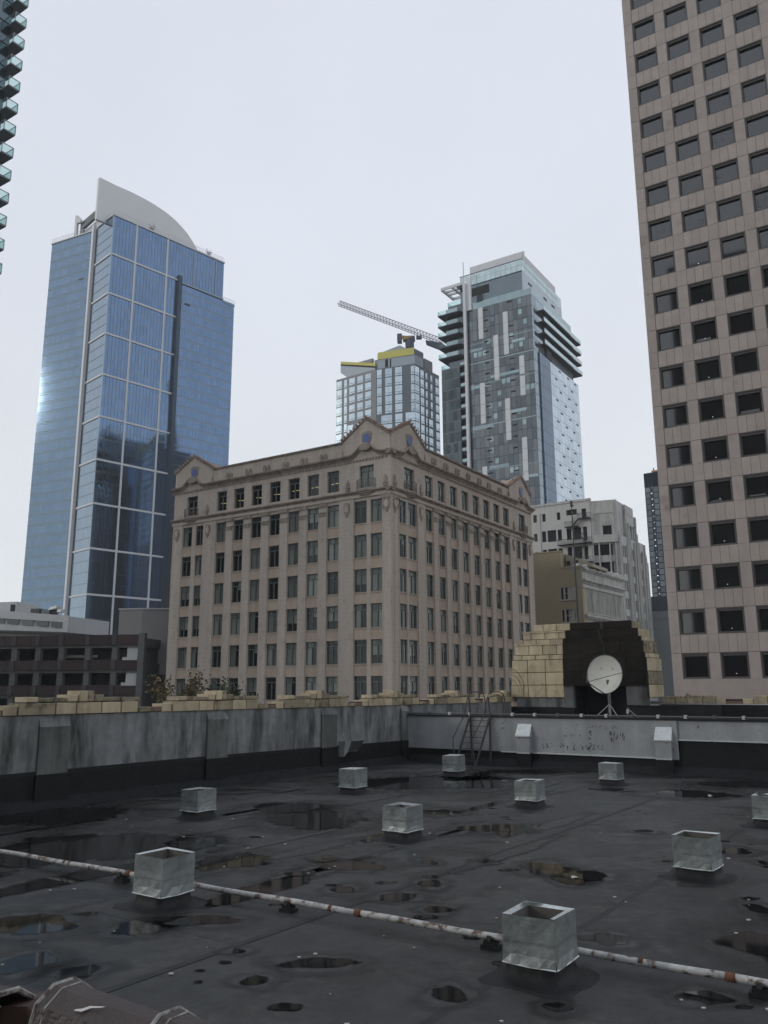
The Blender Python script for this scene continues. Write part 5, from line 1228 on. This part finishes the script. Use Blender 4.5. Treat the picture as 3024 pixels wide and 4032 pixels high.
# --- upper roof and rear parapet
struct('upper_roof', bx('upper_roof', roofm, .0, 60, .3, 14, ZR - 1, -1.95), FB)
Pl = Vector((8.928, 59.770)); FP = fr(Pl.x, Pl.y, 125)
def rear_parapet():
    Q = Vector((18.79, 56.99)); G = fr(Q.x, Q.y, 125)
    r = thing('rear_parapet', 'low black parapet with yellow brick coping below the granite tower', 'wall', G @ T(0, 0, -1.95))
    part('parapet_base', bx('parapet_base', flash, -.2, 30, 0, .4, -2.5, -1.16), r, G)
    part('metal_edge', bx('metal_edge', galv_e, -.5, 30, -.05, .0, -1.10, -1.04), r, G)
    part('metal_edge', bx('metal_edge', flash, -.2, 30, -.02, .0, -1.45, -1.10), r, G)
    part('mortar_bed', bx('mortar_bed', joint, -.2, 30, .02, .38, -1.16, -.74), r, G)
    xs = [-.2, .1, .73, 1.49, 2.48, 3.31, 3.96]
    def seq(o):
        for a, b in zip(xs[:-1], xs[1:]): blk(o + a, o + b, -1.03, -.735, -.04, .42, yellowt, G, r)
        for a, b in ((3.96, 4.46), (4.46, 4.96)): blk(o + a, o + b, -1.03, -.87, -.03, .4, redt, G, r)
        blk(o + 4.96, o + 5.61, -1.03, -.72, -.04, .42, yellowt, G, r)
        for a, b in ((.1, .73), (.73, 1.1), (1.1, 1.4), (1.74, 2.55), (2.55, 3.44)): blk(o + a, o + b, -.72, -.55 if a < 1.5 else -.50, 0, .4, yellowt, G, r)
        blk(o + 1.4, o + 1.74, -.72, -.40, -.02, .4, yellowt, G, r); blk(o + 1.44, o + 1.6, -.40, -.34, -.04, .4, yellowt, G, r)
    seq(0)
    for o in (5.75, 11.9):
        for a, b in zip((-.14, .7, 1.55, 2.4, 3.2, 4.0), (.7, 1.55, 2.4, 3.2, 4.0, 5.9)): blk(o + a, o + b, -1.03, -.735, -.04, .42, yellowt, G, r); blk(o + a + .05, o + b, -.72, -.50, 0, .4, yellowt, G, r)
    part('white_patch', bx('white_patch', whitewash, -.9, -.1, -.06, .1, -1.1, -.9), r, G)
rear_parapet()

def pylon():
    r = thing('stepped_pylon', 'stepped yellow terracotta pylon with a black tarred middle behind the dish', 'monument', FP @ T(4, 0, -1.95))
    DW = 9.69
    C8 = [(3.90, 4.41, 1.63, 8.62, [2.36, 3.36], [6.48, 6.73]),
          (3.33, 3.87, .90, 9.12, [1.55, 2.61, 3.65], [6.7]),
          (3.02, 3.33, .54, 9.36, [1.0, 1.99, 3.04], [5.4, 7.2]),
          (2.25, 3.02, .36, 9.48, [1.42, 2.48, 3.52], [5.2, 6.9, 8.0]),
          (1.92, 2.25, .22, 9.58, [.89, 1.93, 2.98], [5.6, 7.4]),
          (1.06, 1.92, .12, 9.67, [1.33, 2.67], [5.3, 6.9, 8.4]),
          (.20, 1.06, .04, 9.69, [1.33, 2.67], [5.3, 6.9, 8.4]),
          (-.64, .20, .0, 9.70, [.97, 1.33, 2.66], None)]
    SD = 3.4
    for n, (z0, z1, uL, uR, jl, jd) in enumerate(C8):
        ins = DW - uR; y0 = ins * .6
        dk = 4.40 if n == 0 else (4.14 if n == 1 else 4.0)
        if jd is None:
            part('core', bx('core', joint, uL + .04, 4.62, y0 + .05, SD, z0, z1 - .01), r, FP); part('core', bx('core', joint, 8.38, uR - .04, y0 + .05, SD, z0, z1 - .01), r, FP)
        else: part('core', bx('core', joint, uL + .04, uR - .04, y0 + .05, SD - ins, z0, z1 - .01), r, FP)
        ed = [uL] + jl + [dk]
        for a, b in zip(ed[:-1], ed[1:]): part('terracotta_block', MB().cbox(a + .018, b - .018, y0 + R.uniform(-.01, .01), y0 + .3, z0 + .017, z1 - .017, .025).mesh('terracotta_block', yellowt), r, FP)
        if n in (3, 1): part('ledge', bx('ledge', yellowt, uL - .03, dk, y0 - .07, y0, z1 - .07, z1 + .02), r, FP)
        if jd is not None:
            ed = [dk] + jd + [uR]
            for k, (a, b) in enumerate(zip(ed[:-1], ed[1:])):
                if n == 0 and k == 1: continue
                part('tarred_block', MB().cbox(a + .005, b - .005, y0 - .03 + R.uniform(-.008, .008), y0 + .3, z0 + .004, z1 - .004, .02).mesh('tarred_block', tar), r, FP)
        else:
            part('niche_side', bx('niche_side', conc_p, 4.0, 4.66, y0 - .02, y0 + .4, -1.3, .14), r, FP)
            part('niche_side', bx('niche_side', conc_p, 8.3, 9.66, y0 - .02, y0 + .4, -1.1, .14), r, FP)
        # right flank, a face turned away from the camera
        FS = FP @ T(uR, y0, 0) @ Matrix.Rotation(rad(90), 4, 'Z')
        e2 = [.32, 1.3, 2.2, SD - ins] if n in (5, 6, 7) else [.32, .95, 1.6, 2.3, SD - ins * 1.3]
        e2 = [q for q in e2 if q > 0]
        for a, b in zip(e2[:-1], e2[1:]):
            if b > a: part('terracotta_block', MB().cbox(a + .018, b - .018, 0 + R.uniform(-.01, .01), .3, z0 + .017, z1 - .017, .025).mesh('terracotta_block', yellowt if n % 3 else yellow_d), r, FS)
        part('terracotta_block', MB().cbox(0.012, .31, -.0, .3, z0 + .017, z1 - .017, .025).mesh('terracotta_block', tar), r, FS)
    part('lintel', bx('lintel', tar, 4.0, 9.66, -.12, .2, .14, .64), r, FP)
    part('niche_back', bx('niche_back', interior, 4.6, 8.4, 2.4, 2.6, -2.0, .2), r, FP)
    part('niche_cheek', bx('niche_cheek', flash, 4.62, 4.66, .3, 2.4, -2.0, .14), r, FP); part('niche_cheek', bx('niche_cheek', flash, 8.3, 8.34, .3, 2.4, -2.0, .14), r, FP)
    part('plinth', bx('plinth', conc, .35, 4.0, .12, .5, -1.27, -.65), r, FP)
    part('plinth', bx('plinth', flash, -2, 4.62, .1, .6, -2.4, -1.27), r, FP)
    part('plinth', bx('plinth', flash, 8.3, 14, .1, .6, -2.4, -1.12), r, FP)
    part('plinth', bx('plinth', conc_p, 8.35, 9.66, .13, .5, -1.12, -.65), r, FP)
    # carved curve lines on both wings
    for rr in (.62, .85, 1.08):
        part('arc_relief', MB().tube([(0 + rr * math.sin(t), -.0, -.35 + 1.65 * rr * math.cos(t) * .95) for t in [k * .157 for k in range(11)]], .03, 5).mesh('arc_relief', yellow_d), r, FP)
    part('crack', MB().tube([(6.62, -.03, 3.9), (6.75, -.04, 3.3), (6.95, -.03, 2.9), (7.0, -.03, 2.0)], .05, 5).mesh('crack', interior), r, FP)
pylon()

def dish():
    F = FP @ T(0, -2.6, 0)
    r = thing('satellite_dish', 'large round cream satellite dish on a tripod before the black pylon', 'satellite dish', F @ T(7, 0, -1.95))
    c = Vector((7.85, 0, .84)); cam_dir = (F.inverted() @ Vector((0, 0, 0)) - c).normalized()
    ax = (cam_dir + Vector((-.45, 0, .1))).normalized(); rot = ax.to_track_quat('Z', 'Y').to_matrix().to_4x4()
    X = F @ Matrix.Translation(c) @ rot
    m = MB(); n = 40; rings = 9; RR = 1.19
    for side in (0, 1):
        b = len(m.v)
        for i in range(rings + 1):
            q = RR * i / rings; z = .3 * (q / RR) ** 2 - (.035 if side else 0)
            for k in range(n): m.v.append((q * math.cos(2 * math.pi * k / n), q * math.sin(2 * math.pi * k / n), z - .3))
        for i in range(rings):
            for k in range(n):
                f = (b + i * n + k, b + i * n + (k + 1) % n, b + (i + 1) * n + (k + 1) % n, b + (i + 1) * n + k); m.f.append(f if not side else f[::-1]); m.mi.append(0)
    part('reflector', m.mesh('reflector', dishm, smooth=True), r, X)
    t = MB().tube([(RR * math.cos(2 * math.pi * k / n), RR * math.sin(2 * math.pi * k / n), -.01) for k in range(n + 1)], .025, 5).mesh('rim', galv); part('rim', t, r, X)
    Xi = X.inverted() @ F
    foc = Xi @ Vector((7.1, -1.1, .36))
    for a, tck in ((176, .022), (4, .022), (268, .035)):
        part('feed_arm', MB().tube([(RR * math.cos(rad(a)), RR * math.sin(rad(a)), .0), foc], tck, 5).mesh('feed_arm', steelg if tck < .03 else ironm), r, X)
    part('feed_horn', MB().tube([foc, foc + Vector((0, 0, -.18))], .07, 8).mesh('feed_horn', ironm), r, X)
    part('bolts', MB().box(-.35, -.32, .35, .42, -.24, -.2).box(.45, .48, .3, .37, -.22, -.18).mesh('bolts', ironm), r, X)
    part('mount', MB().tube([(7.95, .25, .5), (8.0, .2, -1.0)], .1, 8).mesh('mount', steelg), r, F)
    part('pole', MB().tube([(8.0, .2, -.3), (8.0, .2, -1.95)], .075, 8).mesh('pole', galv), r, F)
    for dx, dy in ((-1.0, -.3), (-.5, .7), (.7, -.35), (.35, .6)): part('tripod_leg', MB().tube([(8.0, .2, -1.0), (8.0 + dx, .2 + dy, -1.93)], .03, 6).mesh('tripod_leg', galv), r, F)
    G = FP @ T(9.35, -2.4, 0)
    s = thing('small_antenna', 'small white antenna bracket right of the dish, just above the wall', 'antenna', G @ T(0, 0, -1.9))
    part('head', MB().tube([(-.25, 0, -1.55), (-.2, 0, -1.3)], .08, 6).mesh('head', dishm), s, G)
    part('strut', MB().tube([(-.2, 0, -1.2), (-.25, 0, -1.9)], .03, 5).tube([(-.2, 0, -1.3), (.5, 0, -1.85)], .025, 5).mesh('strut', galv), s, G)
dish()

# --- ten sheet metal vent boxes
VENTS = [(-3.23, 12.76, 'open', 'second nearest metal vent box, standing on the white pipe at left'),
         (1.80, 9.55, 'torn', 'nearest and largest metal vent box with a green tinged bent rim'),
         (5.32, 14.4, 'open', 'open metal vent box at right with its lower edge flaking'),
         (-4.60, 21.27, 'dent', 'metal vent box alone in front of the left parapet'),
         (-.93, 26.14, 'flat', 'greenish vent box beside the long puddle'),
         (2.61, 31.14, 'flat', 'small pale vent box in front of the ladder foot'),
         (.43, 18.16, 'dent', 'metal vent box in the middle of the roof'),
         (4.0, 22.98, 'flat', 'vent box below the first sloped buttress cap'),
         (7.55, 28.09, 'flat', 'vent box farthest back at right, on a flared black curb'),
         (8.90, 19.55, 'torn', 'crumpled vent box cut off by the right edge of the photo')]
def vents():
    for i, (x, y, kind, label) in enumerate(VENTS):
        q = random.Random(50 + i)
        F = fr(x * 1.284, y * 1.284, 125 + q.uniform(-2.5, 2.5))      # near corner; box lies to -x and +y
        r = thing('roof_vent', label, 'vent', F @ T(-.38, .38, ZR), 'sheet metal vent boxes on the roof')
        zb, zt = -3.76, -3.13 if i not in (0, 4, 5) else -3.08; w = .80; tp = q.uniform(.0, .012)
        def corner(a, b, top):      # a,b in {0,1}
            k = tp if top else 0; return (-w * (1 - a) + (k if not a else -k), w * b + (k if not b else -k))
        bot = [corner(0, 0, 0), corner(1, 0, 0), corner(1, 1, 0), corner(0, 1, 0)]; top = [corner(0, 0, 1), corner(1, 0, 1), corner(1, 1, 1), corner(0, 1, 1)]
        js = [q.uniform(-.015, .015) for _ in range(4)]
        for s in range(4):   # four sheets, each with a mid crease and a slightly bowed lower edge
            (x0, y0), (x1, y1) = bot[s], bot[(s + 1) % 4]; (u0, v0), (u1, v1) = top[s], top[(s + 1) % 4]
            nrm = Vector((y1 - y0, -(x1 - x0), 0)).normalized(); m = MB(); nx, nz = 6, 5; b = len(m.v)
            for jz in range(nz + 1):
                for jx in range(nx + 1):
                    t, z = jx / nx, jz / nz
                    px = (x0 + (x1 - x0) * t) * (1 - z) + (u0 + (u1 - u0) * t) * z; py = (y0 + (y1 - y0) * t) * (1 - z) + (v0 + (v1 - v0) * t) * z
                    bow = (.022 * math.sin(math.pi * t) * math.sin(math.pi * z) * (-1) + q.uniform(-.004, .004)) if 0 < jx < nx else 0
                    if jz == 0: bow += .008 + (q.uniform(-.008, .02) if 0 < jx < nx else 0)
                    zz = zb + (zt - zb) * z + (q.uniform(-.012, .012) if jz == 0 else 0) + (js[s] * (1 - t) + js[(s + 1) % 4] * t if jz == nz else 0)
                    m.v.append((px + nrm.x * bow, py + nrm.y * bow, zz))
            for jz in range(nz):
                for jx in range(nx): m.f.append((jz * (nx + 1) + jx, jz * (nx + 1) + jx + 1, (jz + 1) * (nx + 1) + jx + 1, (jz + 1) * (nx + 1) + jx)); m.mi.append(1 if jz == 0 and q.random() < .0 else 0)
            o = part('side_sheet', m.mesh('side_sheet', galv), r, F)
            # standing seam strip half way up
            if s in (0, 1): part('seam', MB().box(0, w - .05, -.004, 0, 0, .012).mesh('seam', galv), o, F @ T(x0 if s == 0 else .0, 0 if s == 0 else 0, 0) @ T(.02 if s == 0 else 0, -.012 if s == 0 else .02, zb + .30) @ (I4 if s == 0 else T(.012, 0, 0) @ Matrix.Rotation(rad(90), 4, 'Z')))
            hm = MB(); hm.tube([(x0 + nrm.x * .01, y0 + nrm.y * .01, zb), ((x0 + x1) / 2 + nrm.x * .02, (y0 + y1) / 2 + nrm.y * .02, zb - q.uniform(-.01, .015)), (x1 + nrm.x * .01, y1 + nrm.y * .01, zb)], .012, 4)
            part('hem', hm.mesh('hem', galv_e), o, F)
        # rim flange folded inwards round an open top
        m = MB(); lip = {'open': .035, 'torn': .10, 'dent': .2, 'flat': .14 if i == 7 else .36}[kind]
        inn = [(top[0][0] + lip, top[0][1] + lip), (top[1][0] - lip, top[1][1] + lip), (top[2][0] - lip, top[2][1] - lip), (top[3][0] + lip, top[3][1] - lip)]
        for s in range(4):
            a, b_ = top[s], top[(s + 1) % 4]; c_, d_ = inn[(s + 1) % 4], inn[s]
            dz = q.uniform(-.05, .0) if kind in ('torn', 'dent') else (.03 if lip > .3 else -.01)
            m.quad((*a, zt + .006 + js[s]), (*b_, zt + .006 + js[(s + 1) % 4]), (*c_, zt + dz), (*d_, zt + dz))
        if kind == 'torn': m.quad((*top[3], zt + .02), (top[3][0] + .3, top[3][1], zt + .01), (top[3][0] + .12, top[3][1] - .2, zt + .1), (top[3][0] + .02, top[3][1] - .2, zt + .02))
        part('rim', m.mesh('rim', galv_e if kind != 'dent' else galv), r, F)
        iz = zt - .3; m = MB(); m.quad((*inn[0], iz), (*inn[1], iz), (*inn[2], iz), (*inn[3], iz))
        for s in range(4): m.quad((*inn[s], iz), (*inn[(s + 1) % 4], iz), (*inn[(s + 1) % 4], zt - .02), (*inn[s], zt - .02))
        part('lining', m.mesh('lining', rustin), r, F)
        # flared black curb
        m = MB(); nst = 6; n = 24; cx, cy = -w / 2, w / 2
        prof = [(w / 2 - .02, zb + .06), (w / 2 - .0, zb - .08), (w / 2 + .02, zb - .14), (w / 2 + .08, zb - .195), (w / 2 + .20, ZR + .022), (w / 2 + .32, ZR + .010), (w / 2 + .34, ZR - .01)]
        for j, (hw, z) in enumerate(prof):
            for k in range(n):
                a = 2 * math.pi * (k + .5) / n; c_, s_ = math.cos(a), math.sin(a); sq = 1 / max(abs(c_), abs(s_)); rnd_ = min(sq, 1.22 if j > 3 else 1.4)
                wob = 1 + (.06 * math.sin(5 * a + i) + q.uniform(-.03, .03) if j > 2 else 0)
                m.v.append((cx + hw * c_ * rnd_ * wob, cy + hw * s_ * rnd_ * wob, z))
        for j in range(len(prof) - 1):
            for k in range(n): m.f.append((j * n + k, (j + 1) * n + k, (j + 1) * n + (k + 1) % n, j * n + (k + 1) % n)); m.mi.append(0)
        part('curb', m.mesh('curb', curbm, smooth=True), r, F)
vents()

# --- white painted pipe on small supports
def pipe():
    p0 = Vector((-9.30, 21.19, -3.81)); p1 = Vector((4.98, 11.85, -3.81)); d = (p1 - p0).normalized()
    off = Vector((d.y, -d.x, 0)) * -.07
    F = T(0, 0, 0)
    r = thing('roof_pipe', 'long white painted steel pipe with rust spots crossing the roof', 'pipe', Matrix.Translation(p0))
    s0, s1 = p0 - d * 14, p1 + d * 14
    segs = [s0]; L = (s1 - s0).length; t = 0
    cut = [0, 6.5, 12.7, 18.55, 24.5, 30.6, 37.2, L]
    for a_, b_ in zip(cut[:-1], cut[1:]):
        n = max(2, int((b_ - a_) / .6)); pts = [s0 + off + d * (a_ + (b_ - a_) * k / n) + Vector((0, 0, .008 * math.sin((a_ + k) * 1.3))) for k in range(n + 1)]
        part('pipe_length', MB().tube(pts, .052, 12).mesh('pipe_length', pipem, smooth=True), r, F)
    for c in cut[1:-1]:
        p = s0 + off + d * c; part('coupling', MB().tube([p - d * .06, p + d * .06], .064, 12).mesh('coupling', rustm, smooth=True), r, F)
    for f in (16.4, 17.3, 23.9, 29.4, 33.1):
        p = s0 + off + d * f; part('rust_spot', MB().tube([p - d * .035, p + d * .035], .0535, 12).mesh('rust_spot', rustm, smooth=True), r, F)
    for (x, y) in ((-5.8, 18.59), (-1.9, 16.19), (1.59, 14.01), (4.87, 11.86), (-10.2, 21.3)):
        v = Vector((x, y, 0)); t = (v - s0).dot(d); p = s0 + off + d * t
        G = fr(p.x, p.y, 123)
        b = part('support_block', MB().box(-.14, .14, -.11, .11, ZR, ZR + .07).box(-.1, .1, -.08, .08, ZR + .07, ZR + .135).mesh('support_block', curbm), r, G)
        part('saddle', MB().box(-.03, .03, -.1, -.06, ZR + .135, ZR + .21).box(-.03, .03, .06, .1, ZR + .135, ZR + .21).mesh('saddle', ironm), b, G)
pipe()
# loose sticks and scraps
for x, y, l, az, label in ((8.6, 23.4, .55, 118, 'dark stick lying on the roof at right'), (8.95, 34.4, .9, 122, 'flat dark board lying before the farthest vent')):
    solo('board', MB().box(-l, l, -.03, .03, 0, .03).mesh('board', curbm), fr(x, y, az, ZS), label, 'board')
for x, y, label in ((4.05, 19.0, 'white paper scrap beside a round puddle'), (12.2, 32.6, 'small white lump by the dark puddle at right')):
    solo('scrap', MB().add([(-.07, -.03, 0), (.08, -.04, .02), (.06, .04, .01), (-.06, .03, .04), (0, 0, .05)], [(0, 1, 4), (1, 2, 4), (2, 3, 4), (3, 0, 4)]).mesh('scrap', debris_m), fr(x, y, 80, ZS), label, 'litter')

# --- clay ridge tiles right under the camera
def ridge_tiles():
    q = random.Random(9)
    m_y = -1.3
    def half(L, r0, r1, n=12, th=.02, prof=None):
        m = MB(); b = 0; nl = 6
        for side, dr in ((0, 0), (1, -th)):
            for j in range(nl + 1):
                t = j / nl; rr = r0 + (r1 - r0) * t + dr
                lip = .014 if (t < .01) else 0
                for k in range(n + 1):
                    a = math.pi * k / n; m.v.append((math.cos(a) * (rr + lip), t * L, math.sin(a) * (rr + lip) * .95))
        W_ = n + 1; o2 = (nl + 1) * W_
        for j in range(nl):
            for k in range(n):
                m.f.append((j * W_ + k, j * W_ + k + 1, (j + 1) * W_ + k + 1, (j + 1) * W_ + k)); m.mi.append(0)
                m.f.append((o2 + j * W_ + k, o2 + (j + 1) * W_ + k, o2 + (j + 1) * W_ + k + 1, o2 + j * W_ + k + 1)); m.mi.append(0)
        for k in range(n):
            for j in (0, nl): m.f.append((j * W_ + k, j * W_ + k + 1, o2 + j * W_ + k + 1, o2 + j * W_ + k)); m.mi.append(1)
        return m.mesh('clay_tile', brownclay, mortarw, smooth=False)
    tile = half(.74, .15, .13, n=5)
    F0 = fr(-1.43, 3.97, 121)
    r = thing('ridge_tiles', 'brown clay ridge tiles with pale lichened collars at the bottom left corner', 'roof tiles', F0 @ T(0, 0, -2))
    for i in range(0, 6):
        X = F0 @ T(.64 * i, .02, -1.40 - (.008 if i % 2 else 0)) @ Matrix.Rotation(rad(-90) + q.uniform(-.02, .02), 4, 'Z') @ Matrix.Rotation(rad(-1.2), 4, 'X')
        o = part('clay_tile', tile, r, X)
        for yy, rr in ((-.002, .154), (.05, .152)):
            part('collar', MB().tube([(math.cos(math.pi * k / 5) * (rr + .004), yy + .004 * math.sin(5 * k), math.sin(math.pi * k / 5) * (rr + .004) * .96) for k in range(6)], .0125 if yy < 0 else .004, 5).mesh('collar', mortarw), o, X)
    # the facing run that meets it in a valley at the left
    for i in range(3):
        X = F0 @ T(-.19 - .64 * i, -.12, -1.43) @ Matrix.Rotation(rad(82) + q.uniform(-.02, .02), 4, 'Z')
        o = part('clay_tile', tile, r, X)
        part('collar', MB().tube([(math.cos(math.pi * k / 5) * .156, -.002, math.sin(math.pi * k / 5) * .15) for k in range(6)], .0125, 5).mesh('collar', mortarw), o, X)
    part('valley_tile', MB().prism([(-.3, -1.46), (-.2, -1.36), (-.02, -1.33), (.12, -1.40), (.2, -1.46)][::-1], -.1, .12).mesh('valley_tile', M_('red_clay', (.06, .034, .028), .7, var=.3, scale=8)), r, F0 @ T(-.05, 0, 0))
    X = F0 @ T(0, .02, -1.40) @ Matrix.Rotation(rad(-90), 4, 'Z'); c54, s54 = math.cos(rad(54)), math.sin(rad(54))
    part('bird_dropping', MB().add([(c54 * .142 - s54 * b, a, s54 * .137 + c54 * b) for a, b in ((.2, -.025), (.245, -.020), (.275, .002), (.33, .016), (.345, .024), (.30, .016), (.265, .010), (.235, -.008), (.205, -.017))], [tuple(range(9))]).mesh('bird_dropping', M_('white_dropping', (.6, .6, .58), .8)), r, X)
    part('bed', bx('bed', joint, -2.5, 4.5, -.6, .1, -1.56, -1.47), r, F0)
    part('eave_wall', bx('eave_wall', conc, -2.5, 4.5, -.6, .05, -4, -1.57), r, F0)
ridge_tiles()
